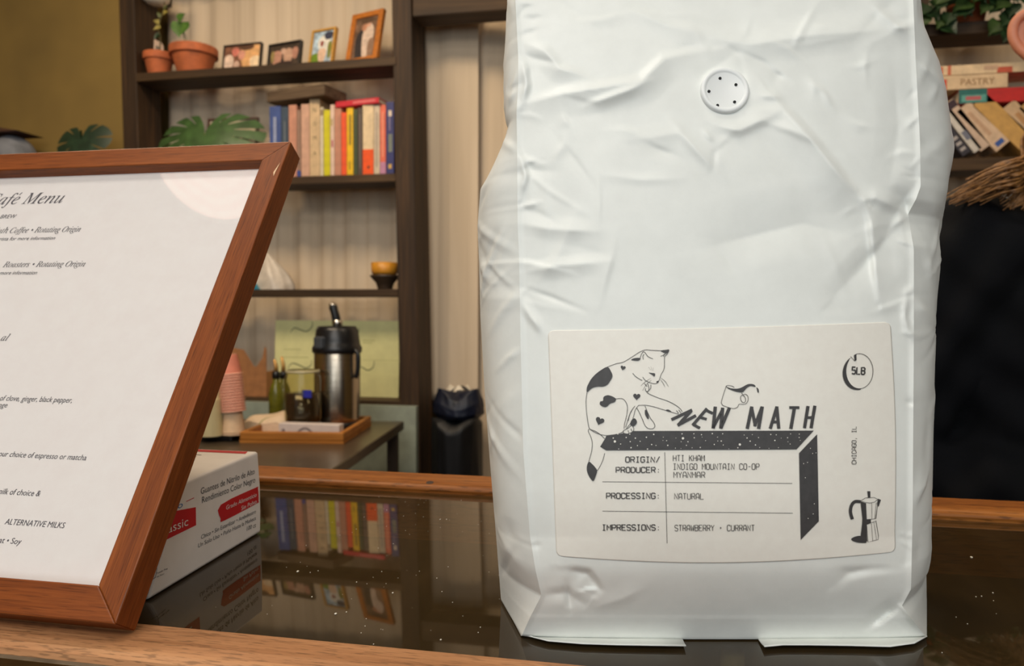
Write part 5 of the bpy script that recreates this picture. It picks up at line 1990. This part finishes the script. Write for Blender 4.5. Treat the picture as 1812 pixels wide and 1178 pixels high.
def cup_stack(px, ybase, ytop, r_px, n, hcup_px, col, lean, labels, group, lastcol=None):
    p = on_z(float(px), float(ybase), cz)
    d_ = project(p)[2]
    y_ = float(p[1])
    r = r_px / FPX * d_
    H = float(on_y(float(px), float(ytop), y_)[2]) - cz
    hc = hcup_px / FPX * d_
    stepz = (H - hc) / (n - 1)
    m = plain('paper_cup_%d_%d_%d' % col, col, .7, .05, 40)
    first = None
    for k_ in range(n):
        z = cz + k_ * stepz
        loc = (float(p[0]) + lean[0] * k_ * stepz, y_ + .0 + lean[1] * k_ * stepz, z)
        if first is None:
            first = thing('paper_cup', labels(k_), 'cup', loc, (0, 0, 0), group)
            g = G(); g.lathe([(r * .96, .002), (r * .74, hc)], 28, cap0=False, cap1=False); g.obj('cup_wall', m, first, smooth=True)
            g = G(); g.lathe([(r * .95, .0), (r * 1.02, .0008), (r * 1.03, .0026), (r * .97, .0036)], 28, cap0=False, cap1=False); g.obj('rolled_rim', m, first, smooth=True)
            g = G(); g.lathe([(r * .73, hc - .004), (.0005, hc - .004)], 28, cap0=False, cap1=False); g.obj('cup_bottom', plain('cup_bottom_cream', (222, 190, 160), .7), first)
        else:
            dup(first, loc, None, labels(k_))


nth = ['lowest', 'second from the bottom', 'third from the bottom', 'fourth from the bottom', 'fifth from the bottom', 'sixth from the bottom', 'seventh from the bottom', 'eighth from the bottom']
def nm(k_, n):
    if k_ == n - 1:
        return 'topmost'
    if k_ >= n - 8:
        return ['', '', 'second', 'third', 'fourth', 'fifth', 'sixth', 'seventh', 'eighth'][n - k_] + ' from the top'
    return nth[k_]


lr_ = on_z(412., 769., cz)
cup_stack(413, 768, 728, 21, 2, 36, (212, 180, 146), (0, 0), lambda k_: ('upper' if k_ else 'lower') + ' beige paper cup at the foot of the pink cup stack', 'beige cups under the pink cups')
# pink ones stand on the beige pair
czs = cz
pz0 = on_z(413., 768., cz)
cz = cz + float(on_y(413., 728., float(pz0[1]))[2]) - cz + .0004
p_keep = on_y(413., 727., float(pz0[1]))


def pink():
    d_ = project(p_keep)[2]
    r = 21.5 / FPX * d_
    n = 14
    H = float(on_y(413., 627., float(pz0[1]))[2]) - cz
    hc = 36 / FPX * d_
    stepz = (H - hc) / (n - 1)
    first = None
    lab = lambda k_: nm(k_, n) + ' pink paper cup of the stack beside the menu frame'
    col = (214, 128, 104)
    m = plain('paper_cup_pink', col, .7, .05, 40)
    m2 = plain('paper_cup_pink_rim', (226, 172, 148), .7, .05, 40)
    for k_ in range(n):
        loc = (float(p_keep[0]) - .10 * k_ * stepz, float(pz0[1]), cz + k_ * stepz)
        if first is None:
            first = thing('paper_cup', lab(k_), 'cup', loc, (0, rad(-5), 0), 'upturned pink paper cups in the tall stack')
            g = G(); g.lathe([(r * .96, .002), (r * .72, hc)], 28, cap0=False, cap1=False); g.obj('cup_wall', m, first, smooth=True)
            g = G(); g.lathe([(r * .95, .0), (r * 1.02, .0008), (r * 1.03, .0030), (r * .95, .0042)], 28, cap0=False, cap1=False); g.obj('rolled_rim', m2, first, smooth=True)
            g = G(); g.lathe([(r * .735, hc - .010), (r * .715, hc + .0005), (.0005, hc - .003)], 28, cap0=False, cap1=False); g.obj('cup_bottom', plain('cup_bottom_cream', (222, 190, 160), .7), first)
        else:
            dup(first, loc, None, lab(k_))


pink()
cz = czs
cup_stack(374, 770, 668, 21, 15, 40, (206, 190, 146), (-.05, 0), lambda k_: nm(k_, 15) + ' cream paper cup of the stack half hidden by the menu frame', 'upturned cream paper cups in the short stack')
# ------------------------------------------------------------------ trash bags below the curtain
def crumple_bag(name, c, r, h, seed, mat_, label, neck=.5, n=64, rows_=40):
    rnd = random.Random(seed)
    W = [(rnd.randint(3, 17), rnd.uniform(0, 6.28), rnd.uniform(-5, 5), rnd.uniform(.008, .03)) for _ in range(14)]
    P = []
    for j in range(rows_):
        t = j / (rows_ - 1)
        body = (1 - max(0, t - .55) / .45 * (1 - neck)) * min(1, .8 + t)
        row_ = []
        for k in range(n):
            a = 2 * math.pi * k / n
            q = .6 * sum(am * abs(math.sin(f * a / 2 + ph + tw * t)) for f, ph, tw, am in W)
            rr = body * (1 - q * 1.1 + .08)
            row_.append((c[0] + r[0] * rr * math.cos(a), c[1] + r[1] * rr * math.sin(a), c[2] + h * t + .02 * math.sin(3 * a + seed) * t))
        row_.append(row_[0])
        P.append(row_)
    P.append([(c[0], c[1], c[2] + h * 1.01)] * (n + 1))
    g = G(); g.grid(np.array(P))
    o = g.obj(name, mat_, smooth=True)
    return tag(o, label, 'trash bag', 'trash bags under the curtain')


bagblack = plain('black_bin_film', (13, 14, 17), .5, .2, 18, spec=.35)
bagnavy = plain('navy_bin_film', (16, 22, 40), .45, .2, 18, spec=.4)
y_ = 2.46
x0, x1 = sx(764, 780, y_), sx(845, 780, y_)
z1 = sz(805, 748, y_)
crumple_bag('trash_bag', ((x0 + x1) / 2, y_ + .03, .003), ((x1 - x0) / 2 * 1.14, .10), z1 - .003, 3, bagblack, 'large black trash bag standing below the curtain end, the lower one', .97)
z2 = sz(838, 697, y_)
crumple_bag('trash_bag', ((x0 + x1) / 2 + .004, y_ + .04, z1 + .012), ((x1 - x0) / 2 * 1.12, .08), (z2 - z1) * .85, 9, bagnavy, 'dark blue trash bag heaped on top of the black one', .85)
t = crumple_bag('white_bag', (sx(812, 712, y_ + .1), y_ + .10, z1 + .06), (.055, .04), sz(812, 690, y_ + .1) - z1 - .06, 12, plain('white_plastic', (216, 204, 184), .5, .05, 30), 'whitish crumpled bag between the curtain end and dark trash bags', .7)
t['category'] = 'bag'
t['group'] = 'plastic bags beside the trash bags'

# ------------------------------------------------------------------ right shelving
runit = thing('shelving_unit', 'right dark wooden shelving partly hidden by bag and person', 'shelf', (sx(1720, 60), SY, 0))
rx0 = sx(1612, 20)
rx1 = 1.75
g = G(); g.box(rx0, rx0 + .05, SY, SY + .155, 0, 2.84); g.obj('post', post_wood, runit, bevel=.003, world=True)
g = G(); g.box(rx1, rx1 + .05, SY, SY + .155, 0, 2.84); g.obj('post', post_wood, runit, bevel=.003, world=True)
RZ = {}
for nm_, px_, yy, th in (('a', 1720, 37, .036), ('b', 1720, 279, .036), ('c', 1720, 520, .034), ('t', 1720, -220, .034)):
    z = sz(px_, yy)
    RZ[nm_] = z
    g = G(); g.box(rx0 + .05, rx1, SY + .002, SY + .125, z - th, z); g.obj('shelf_board', shelf_wood, runit, bevel=.002, world=True)

# leaning books: photo point of the lower right corner of each spine, lean from upright
RB = RZ['b'] + .0006
yr = SY + .004


def leaning(px0, py0, px1, py1, w_px, col, lab, marks=(), txt=None, d=.115):
    """Spine from its foot (px0,py0) to its head (px1,py1) along the centre line."""
    a, b = on_y(float(px0), float(py0), yr), on_y(float(px1), float(py1), yr)
    v = (b - a)[[0, 2]]
    h = float(np.hypot(*v))
    an = math.atan2(v[0], v[1])
    w = w_px / FPX * project(a)[2]
    low = -abs(math.sin(an)) * w / 2
    loc = [float(a[0]), yr, float(a[2])]
    loc[2] = max(loc[2], RB - low)
    return book(w, h, d, col, lab, tuple(loc), (0, an, 0), group='books leaning on the right shelf', marks=marks, txt=txt)


leaning(1731, 266, 1668, 186, 15, (214, 204, 190), 'grey-white slanted book, the lowest beside the bag', [(.2, .8, .25, .42, (116, 116, 128))])
leaning(1744, 262, 1678, 180, 19, (212, 182, 156), 'cream slanted book with a dark label near its head', [(0, 1, .86, .99, (58, 36, 42))])
leaning(1775, 259, 1704, 188, 28, (220, 186, 152), 'wide cream slanted book with a blue mark near its foot', [(.25, .8, .05, .14, (60, 90, 156)), (.35, .6, .3, .85, (200, 160, 126))])
leaning(1826, 262, 1733, 176, 31, (206, 158, 86), 'tan slanted book, the plain one right of the blue-marked one', [])
leaning(1858, 262, 1785, 184, 24, (208, 172, 132), 'cream slanted book with tan lettering near the picture edge', [(.3, .65, .3, .8, (190, 140, 90))])
leaning(1884, 262, 1812, 184, 22, (196, 150, 90), 'ochre slanted book at the picture edge', [])
leaning(1711, 272, 1667, 216, 16, (52, 46, 52), 'dark slanted book with pale lettering, lowest and nearest the bag', [(.2, .8, .12, .2, (176, 166, 160)), (.2, .8, .28, .36, (176, 166, 160)), (.2, .8, .44, .52, (176, 166, 160))])
# three flat books lying across the slanted ones
zs = {}
yf = SY + .004


def flat_book(xl, xr, yt, yb_, col, lab, marks, txt=None, dz=0.0, rotz=0.0):
    a, b = on_y(float(xl), float(yb_), yf), on_y(float(xr), float(yb_), yf)
    zb = sz(1735, yb_, yf)
    zt = sz(1735, yt, yf)
    w = float(b[0] - a[0])
    return book(zt - zb - .0006, w, .118, col, lab, (float(b[0]), yf, zb + (zt - zb) / 2), (0, rad(-90), rad(rotz)), group='flat books across the slanted ones', marks=marks, txt=txt)


# on the lying books local z runs right to left, local x runs downward
def flat_marks(ms):
    return [(y0, y1, 1 - x1, 1 - x0, c) for x0, x1, y0, y1, c in ms]


b1 = flat_book(1696, 1880, 157, 182, (196, 40, 34), 'red and teal book, lowest of the three lying flat', flat_marks([(0, .28, 0, 1, (46, 108, 100)), (.03, .27, .1, .6, (96, 160, 146)), (.07, .22, .22, .5, (190, 96, 96))]))
b2 = flat_book(1655, 1783, 131, 156.4, (222, 190, 150), 'cream pastry cookbook with brown capitals, middle of the flat pile', flat_marks([(0, .16, 0, .75, (206, 84, 64))]))
b3 = flat_book(1650, 1860, 113, 130.4, (226, 196, 156), 'cream book with rusty red patches, top of the flat pile', flat_marks([(0, .09, .1, .9, (206, 100, 66)), (.13, .16, 0, 1, (206, 110, 76)), (.55, .68, 0, .6, (196, 90, 62)), (.44, .56, .35, .8, (196, 160, 130))]))
# PASTRY on the middle one
cov = [c_ for c_ in b2.children if c_.name.startswith('cover')][0]
k = Ink()
pa_, pb_ = on_y(1700., 150., yf), on_y(1760., 148., yf)
zmid = b2.location[2]
k.text('PASTRY', float(pa_[0] - b2.location[0]), float(pa_[2] - zmid) - .002, float(pb_[0] - b2.location[0]), float(pa_[2] - zmid) - .002, .0185)
k.lay(lambda a_, b_: np.stack([b_, np.full(a_.shape, -.0006), -a_], -1), 'title_lettering', plain('pastry_brown', (146, 104, 62), .6), cov, world=False)

# ------------------------------------------------------------------ trailing plant on the right shelf
pp = on_y(1712., 40., SY + .07)
plant = thing('trailing_plant', 'trailing dark green plant in a terracotta pot on the right shelf', 'plant', (float(pp[0]), SY + .068, RZ['a'] + .0005))
PL = np.array(plant.location)
g = G(); g.lathe([(.040, 0), (.052, .06), (.058, .06), (.058, .085), (.052, .085), (.050, .07)], 32); g.obj('pot', terra, plant, smooth=True)
rnd = random.Random(8)
VINES = [((1690, 20), (1672, 30), (1662, 44)), ((1690, -10), (1655, -5), (1640, 12), (1642, 30)), ((1715, -10), (1716, 5), (1708, 16)), ((1735, -20), (1765, 0), (1772, 30), (1768, 52)),
         ((1750, -25), (1790, -5), (1796, 30), (1792, 55), (1798, 75)), ((1760, -30), (1815, 0), (1826, 40), (1820, 80)), ((1700, -30), (1680, -20), (1668, 5)), ((1740, -30), (1750, -10), (1752, 10)),
         ((1770, -40), (1782, -20), (1785, 5))]
for V in VINES:
    yv = SY - .012 - rnd.uniform(0, .03)
    pts = [np.array([0, 0, .075])] + [np.array(on_y(float(x), float(y), yv)) - PL for x, y in V]
    L = smooth_line(pts, 6)
    g = G(); g.tube(L, .0016, 6); g.obj('vine', dleaf_m, plant, smooth=True)
    for i in range(5, len(L), 3):
        p = L[i]
        side = rnd.choice((-1, 1))
        m = dleaf_m if rnd.random() < .7 else plain('mid_green_leaf', (46, 66, 28), .42, .2, 40)
        g = G(); heart_leaf(g, p + np.array([side * .006, -.004, 0]), (side * rnd.uniform(.2, .8), -.35, -rnd.uniform(.5, 1)), (0, -1, .35), rnd.uniform(.038, .056), .95); g.obj('leaf', m, plant, smooth=True)

# ------------------------------------------------------------------ the person behind the counter
D0 = .885


def pp_(px, py, d=D0):
    return at(float(px), float(py), d)


H0 = pp_(1977, 66)                                  # middle of the head
person = thing('person', 'person in dark navy top behind the counter, fair hair over one shoulder', 'person', (float(H0[0]), float(H0[1]), 0.0))
PO = np.array(person.location)
right = np.array([CR[0], CR[1], 0]); right /= np.linalg.norm(right)
back = np.array([CF[0], CF[1], 0]); back /= np.linalg.norm(back)
UPZ = np.array([0, 0, 1.0])
loc = lambda r_, b_, z_: right * r_ + back * b_ + UPZ * z_      # the person's own axes: to the picture's right, away from it, up
hz_ = float(H0[2])                                # eye level about 1.5 m


def rings(g, nodes, n=24):
    """A trunk: ellipses (half width, half depth) stacked along the person's height, closed at both ends."""
    P = []
    L = smooth_line([np.concatenate([c_, r_]) for c_, r_ in nodes], 5)
    for q in L:
        P.append([q[:3] + right * q[3] * math.cos(t) + back * q[4] * math.sin(t) for t in np.linspace(0, 2 * math.pi, n + 1)])
    P = [[L[0][:3]] * (n + 1)] + P + [[L[-1][:3]] * (n + 1)]
    g.grid(np.array(P))


def limb(g, pts, rad_, n=18):
    """A tapering limb with rounded ends."""
    L = smooth_line([np.concatenate([p_, [r_]]) for p_, r_ in zip(pts, rad_)], 6)
    g.tube([q[:3] for q in L], [q[3] for q in L], n)
    for q in (L[0], L[-1]):
        g.ball(tuple(q[:3]), (q[3] * .98,) * 3, 18, 12)


def fuse(g, voxel, iters=4):
    """Melt the pieces of g into one continuous skin."""
    o = g.obj('melt', MATS['skin'])
    bm_ = bmesh.new(); bm_.from_mesh(o.data)
    bmesh.ops.remove_doubles(bm_, verts=bm_.verts, dist=.00005)
    bmesh.ops.recalc_face_normals(bm_, faces=bm_.faces)
    bm_.to_mesh(o.data); bm_.free()
    r_ = o.modifiers.new('remesh', 'REMESH')
    r_.mode, r_.voxel_size, r_.use_smooth_shade = 'VOXEL', voxel, True
    s_ = o.modifiers.new('smooth', 'SMOOTH')
    s_.factor, s_.iterations = .5, iters
    m_ = bpy.data.meshes.new_from_object(o.evaluated_get(bpy.context.evaluated_depsgraph_get()))
    v_ = np.array([p.co[:] for p in m_.vertices])
    nr_ = np.array([p.normal[:] for p in m_.vertices])
    f_ = [tuple(p.vertices) for p in m_.polygons]
    bpy.data.objects.remove(o)
    bpy.data.meshes.remove(m_)
    return v_, f_, nr_


plain('skin', (198, 124, 92), .55, .05, 60)
shz = hz_ - .212                                   # shoulder line
ARM = {}
for sgn in (-1, 1):
    sh_ = loc(sgn * .165, .0, shz - .045)
    el = loc(sgn * .250, .02, shz - .30)
    wr = loc(.09 if sgn < 0 else .14, -.20 if sgn < 0 else -.12, shz - .33)
    ARM[sgn] = (sh_, (sh_ + el) / 2 + loc(sgn * .012, 0, 0), el, (el + wr) / 2, wr)
gv = G()
rings(gv, [(loc(0, .03, .80), (.13, .10)), (loc(0, .03, .92), (.155, .105)), (loc(0, .02, 1.05), (.125, .09)), (loc(0, .0, 1.16), (.140, .095)), (loc(0, .0, shz - .06), (.150, .082)), (loc(0, .0, shz - .01), (.115, .066)),
           (loc(0, .0, shz + .03), (.062, .058)), (loc(0, -.01, shz + .08), (.053, .054)), (loc(0, -.012, shz + .14), (.052, .056))])
for sgn in (-1, 1):
    limb(gv, ARM[sgn], (.056, .044, .036, .034, .026))
    hd = loc(-.07 if sgn > 0 else .07, -.03, -.005)
    hd = hd / np.linalg.norm(hd)
    ac = np.cross(hd, UPZ); ac /= np.linalg.norm(ac)
    wr = ARM[sgn][-1]
    for o_ in (-.022, -.007, .008, .022):           # the palm
        limb(gv, [wr, wr + hd * .04 + ac * o_ * .8, wr + hd * .078 + ac * o_ * 1.1], (.016, .013, .0105), 10)
    limb(gv, [loc(sgn * .080, .03, .85), loc(sgn * .095, .02, .50), loc(sgn * .10, .05, .09)], (.088, .058, .038))
    limb(gv, [loc(sgn * .10, .05, .05), loc(sgn * .105, -.08, .035)], (.040, .030))
# five fingers and a thumb on each hand, lightly curled
for sgn in (-1, 1):
    wr = ARM[sgn][-1]
    dirn = loc(-.07 if sgn > 0 else .07, -.03, -.005); dirn /= np.linalg.norm(dirn)
    across = np.cross(dirn, UPZ); across /= np.linalg.norm(across)
    kn0 = wr + dirn * .082
    for i, (off, L) in enumerate(((-.028, .062), (-.010, .074), (.009, .070), (.026, .054))):
        b_ = kn0 + across * off - dirn * .012
        pts = [b_, b_ + dirn * L * .45 + UPZ * .002, b_ + dirn * L * .78 - UPZ * .010, b_ + dirn * L * .95 - UPZ * .026]
        gv.tube(smooth_line(pts, 4), np.linspace(.0088, .0066, 13), 8)
    th = wr + dirn * .03 + across * (-.028 if sgn < 0 else .028) * 1.0
    sd = across * (-1 if sgn < 0 else 1)
    gv.tube(smooth_line([th, th + dirn * .025 + sd * .018, th + dirn * .048 + sd * .022 - UPZ * .004], 4), np.linspace(.011, .0072, 9), 8)
# the head: turned a little to the picture's right
HT = rad(3)
hx = right * math.cos(HT) + back * math.sin(HT)
hy = back * math.cos(HT) - right * math.sin(HT)      # away from the face
HCEN = UPZ * (hz_ + .005)


def head_pt(u, w):
    """Angle u round the head (0 = face), w from chin (-1) to crown (1)."""
    lat = math.sin(w * math.pi / 2)
    cw = math.cos(w * math.pi / 2)
    x = .076 * cw * math.sin(u)
    y = -.098 * cw * math.cos(u)
    z = .122 * lat
    face_ = max(0, math.cos(u))
    if w < 0:                                       # jaw narrows, chin comes forward
        x *= 1 - .30 * (-lat) ** 1.2
        y *= (1 - .12 * -lat) if math.cos(u) > 0 else (1 - .30 * -lat)
    g_ = lambda a, b, sa, sb: math.exp(-((u - a) / sa) ** 2 - ((w - b) / sb) ** 2)
    y -= .024 * g_(0, -.17, .13, .10) + .013 * g_(0, -.03, .10, .16)      # nose
    y -= .006 * g_(0, -.44, .26, .06) + .005 * g_(0, -.53, .24, .05) - .004 * g_(0, -.485, .30, .02)  # lips
    y -= .010 * g_(0, -.80, .35, .14)                                       # chin
    for s_ in (-1, 1):
        y += .010 * g_(s_ * .40, .02, .20, .09) - .005 * g_(s_ * .40, .16, .30, .06) - .004 * g_(s_ * .55, -.2, .25, .15) - .006 * g_(s_ * .40, .01, .10, .045)
    return HCEN + hx * x + hy * y + UPZ * z


P = []
for w in np.linspace(-.985, .985, 70):
    P.append([head_pt(u, w) for u in np.linspace(-math.pi, math.pi, 97)])
P = [[P[0][0] * 0 + head_pt(0, -1)] * 97] + P + [[head_pt(0, 1)] * 97]
gv.grid(np.array(P), flip=True)
v, f, nr = fuse(gv, .0036, 3)
gb2 = G()
gb2.add(v, f)


# ears: helix rim, bowl and lobe
def ear(sgn):
    base = HCEN + hx * sgn * .071 + hy * .012 + UPZ * .0
    out = hx * sgn * .90 + hy * .42                 # the ear stands off the head
    out /= np.linalg.norm(out)
    bk_ = hy * .8 - hx * sgn * .25
    bk_ /= np.linalg.norm(bk_)
    flat = (out * 1.0 + bk_ * .22); flat /= np.linalg.norm(flat)      # direction from cheek to rim
    nrm = np.cross(flat, UPZ); nrm /= np.linalg.norm(nrm)
    if np.dot(nrm, hy) > 0:
        nrm = -nrm
    rim = [(.002, .022), (.012, .031), (.026, .031), (.036, .022), (.038, .008), (.033, -.006), (.025, -.017), (.016, -.027), (.006, -.031), (.0, -.024)]
    R = smooth_line([base + flat * a_ + UPZ * b_ for a_, b_ in rim], 5)
    gb2.tube(R, [.0046 + .0012 * math.sin(i / len(R) * 3) for i in range(len(R))], 10)
    cen = base + flat * .012 - nrm * .000
    ring1 = R
    rowsE = []
    for t in (1.0, .8, .6, .4, .2, .02):
        rowsE.append([cen + (p - cen) * t - nrm * (.010 * (1 - t) ** .6 - .004 * math.exp(-((t - .62) / .12) ** 2)) * 1.0 for p in ring1])
    gb2.grid(np.array(rowsE)); gb2.grid(np.array(rowsE) - nrm * .004, flip=True)
    inner = smooth_line([base + flat * a_ + UPZ * b_ - nrm * -.001 for a_, b_ in ((.006, .020), (.016, .022), (.021, .012), (.019, -.004), (.012, -.014))], 5)
    gb2.tube(inner, .0028, 8)


ear(-1); ear(1)
body = gb2.obj('body', [MATS['skin']], person, smooth=True)
# eyes, brows and mouth colour
eye_w = plain('eye_white', (232, 226, 220), .25, .01)
for s_ in (-1, 1):
    c_ = head_pt(s_ * .40, .015)
    g = G(); g.ball(tuple(c_ + hy * .0088), (.0115, .0115, .0115)); o = g.obj('eye', eye_w, person, smooth=True)
    g = G(); g.ball(tuple(c_ + hy * .0088 - hy * .0080), (.0058, .0042, .0058)); g.obj('iris', plain('iris_brown', (70, 46, 30), .2), o, smooth=True)
    g = G(); g.tube([head_pt(s_ * a_, .19 - .05 * abs(a_ - .42)) - hy * .001 for a_ in (.22, .38, .55, .68)], [.0025, .0036, .003, .0014], 8); g.obj('eyebrow', plain('brow_hair', (112, 80, 48), .8), person, smooth=True)
g = G(); g.tube([head_pt(a_, -.485) - hy * .0008 for a_ in (-.28, -.14, 0, .14, .28)], [.0012, .0034, .0040, .0034, .0012], 8); g.obj('lips', plain('lip_pink', (178, 96, 86), .5), person, smooth=True)

# hair: a cap combed back behind the ears, and a loose bunch over the shoulder at the picture's left
hair_m, nt, b = base_mat('fair_brown_hair')
f = noise(nt, coords(nt), 150, 3)
nt.links.new(ramp(nt, f, [(.3, (84, 54, 26)), (.7, (166, 116, 62))]), b.inputs['Base Color'])
b.inputs['Roughness'].default_value = .45
P = []
for i, w in enumerate(np.linspace(1, -.62, 40)):
    row_ = []
    for u in np.linspace(0, 2 * math.pi, 81):
        uu = ((u + math.pi) % (2 * math.pi)) - math.pi
        au = abs(uu)
        limit = float(np.interp(au, [0, .75, 1.25, 1.7, 2.3, 3.2], [.50, .50, .20, .18, -.62, -.62]))
        ww = max(w, limit)
        p = head_pt(uu, min(.999, ww))
        d_ = p - HCEN
        k_ = 1.07 if w >= limit else 1.0
        row_.append(HCEN + d_ * (k_ + .006 * math.sin(23 * uu)))
    P.append(row_)
g = G(); g.grid(np.array(P)); g.obj('hair', hair_m, person, smooth=True)
rnd = random.Random(2)
g = G()
SRC = np.array(pp_(1868, 262, D0 + .01)) - PO
for i in range(170):
    a_ = rnd.random()                                # 0 = upper edge of the fan, 1 = lower edge
    top_ = np.array([1728, 318]) if i % 4 else np.array([1684, 344])
    low_ = np.array([1742, 352]) if i % 4 else np.array([1704, 362])
    tip = top_ * (1 - a_) + low_ * a_ + np.array([rnd.uniform(-22, 34), rnd.uniform(-5, 5)])
    if i > 224:
        tip = np.array([1680 + rnd.uniform(-3, 8), 366 + rnd.uniform(-3, 6)]); a_ = 1.0
    dz_ = rnd.uniform(-.02, .02)
    mid1 = np.array([1806, 282 + 48 * a_]) + np.array([rnd.uniform(-8, 8), rnd.uniform(-5, 5)])
    mid2 = tip * .5 + mid1 * .5 + np.array([0, -7 + 4 * a_ + rnd.uniform(-2, 2)])
    q = [np.array(pp_(p[0], p[1], D0 - .055 + dz_)) - PO for p in (mid1, mid2, tip)]
    L = smooth_line([SRC + np.array([rnd.gauss(0, .010), rnd.gauss(0, .010), rnd.gauss(0, .010) - .01 * a_])] + q, 6)
    g.tube(L, np.linspace(.0019, .0004, len(L)), 5)
for i in range(110):                                  # the thick root of the bunch at the neck
    m1 = np.array(pp_(1826 + rnd.uniform(-26, 40), 312 + rnd.uniform(-26, 30), D0 - .045)) - PO
    L = smooth_line([HCEN + hy * .085 + hx * rnd.uniform(-.01, .04) - UPZ * rnd.uniform(.04, .09), SRC + np.array([rnd.gauss(0, .012), rnd.gauss(0, .012), .02]), m1, m1 + loc(rnd.uniform(-.03, .0), -.005, -.02)], 6)
    g.tube(L, np.linspace(.0021, .0008, len(L)), 5)
g.obj('hair_bunch', hair_m, person, smooth=True)

# clothing
navy, nt, b = base_mat('navy_cloth')
f = noise(nt, coords(nt), 9, 5, .6)
f2 = noise(nt, coords(nt), 500, 2)
nt.links.new(ramp(nt, f, [(.3, (7, 8, 10)), (.7, (12, 13, 17))]), b.inputs['Base Color'])
b.inputs['Roughness'].default_value = .9
b.inputs['Specular IOR Level'].default_value = .15
bump(nt, f2, b, .3, .0005)
gs = G()
rings(gs, [(loc(0, .03, .885), (.165, .125)), (loc(0, .025, .95), (.178, .132)), (loc(-.005, .02, 1.05), (.195, .130)), (loc(-.005, .0, 1.16), (.190, .118)), (loc(0, .0, shz - .05), (.172, .096)),
           (loc(0, .0, shz + .0), (.130, .080)), (loc(0, .0, shz + .035), (.076, .068)), (loc(0, .0, shz + .058), (.068, .064))])
for sgn in (-1, 1):
    limb(gs, ARM[sgn], (.078, .064, .056, .052, .036))
v, f, nr = fuse(gs, .007, 6)
a1 = np.sin(v[:, 2] * 60 + 9 * np.sin(v[:, 0] * 14)) * .0035 + np.sin((v[:, 0] * .8 + v[:, 2]) * 95 + 4 * np.sin(v[:, 1] * 20)) * .0025
g = G(); g.add(v + nr * a1[:, None], f); g.obj('sweatshirt', navy, person, smooth=True)
gs = G()
rings(gs, [(loc(0, .03, 1.0), (.150, .112)), (loc(0, .03, .92), (.162, .115)), (loc(0, .03, .82), (.165, .112)), (loc(0, .03, .76), (.12, .09))])
for sgn in (-1, 1):
    limb(gs, [loc(sgn * .084, .03, .82), loc(sgn * .097, .02, .50), loc(sgn * .10, .05, .11)], (.096, .070, .052))
v, f, nr = fuse(gs, .008, 5)
g = G(); g.add(v, f); g.obj('trousers', plain('dark_trousers', (30, 32, 38), .9), person, smooth=True)
for sgn in (-1, 1):
    g = G(); g.ball(tuple(loc(sgn * .104, -.03, .042)), (.05, .125, .042), 20, 12); o = g.obj('shoe', plain('shoe_black', (26, 26, 28), .5), person, smooth=True)
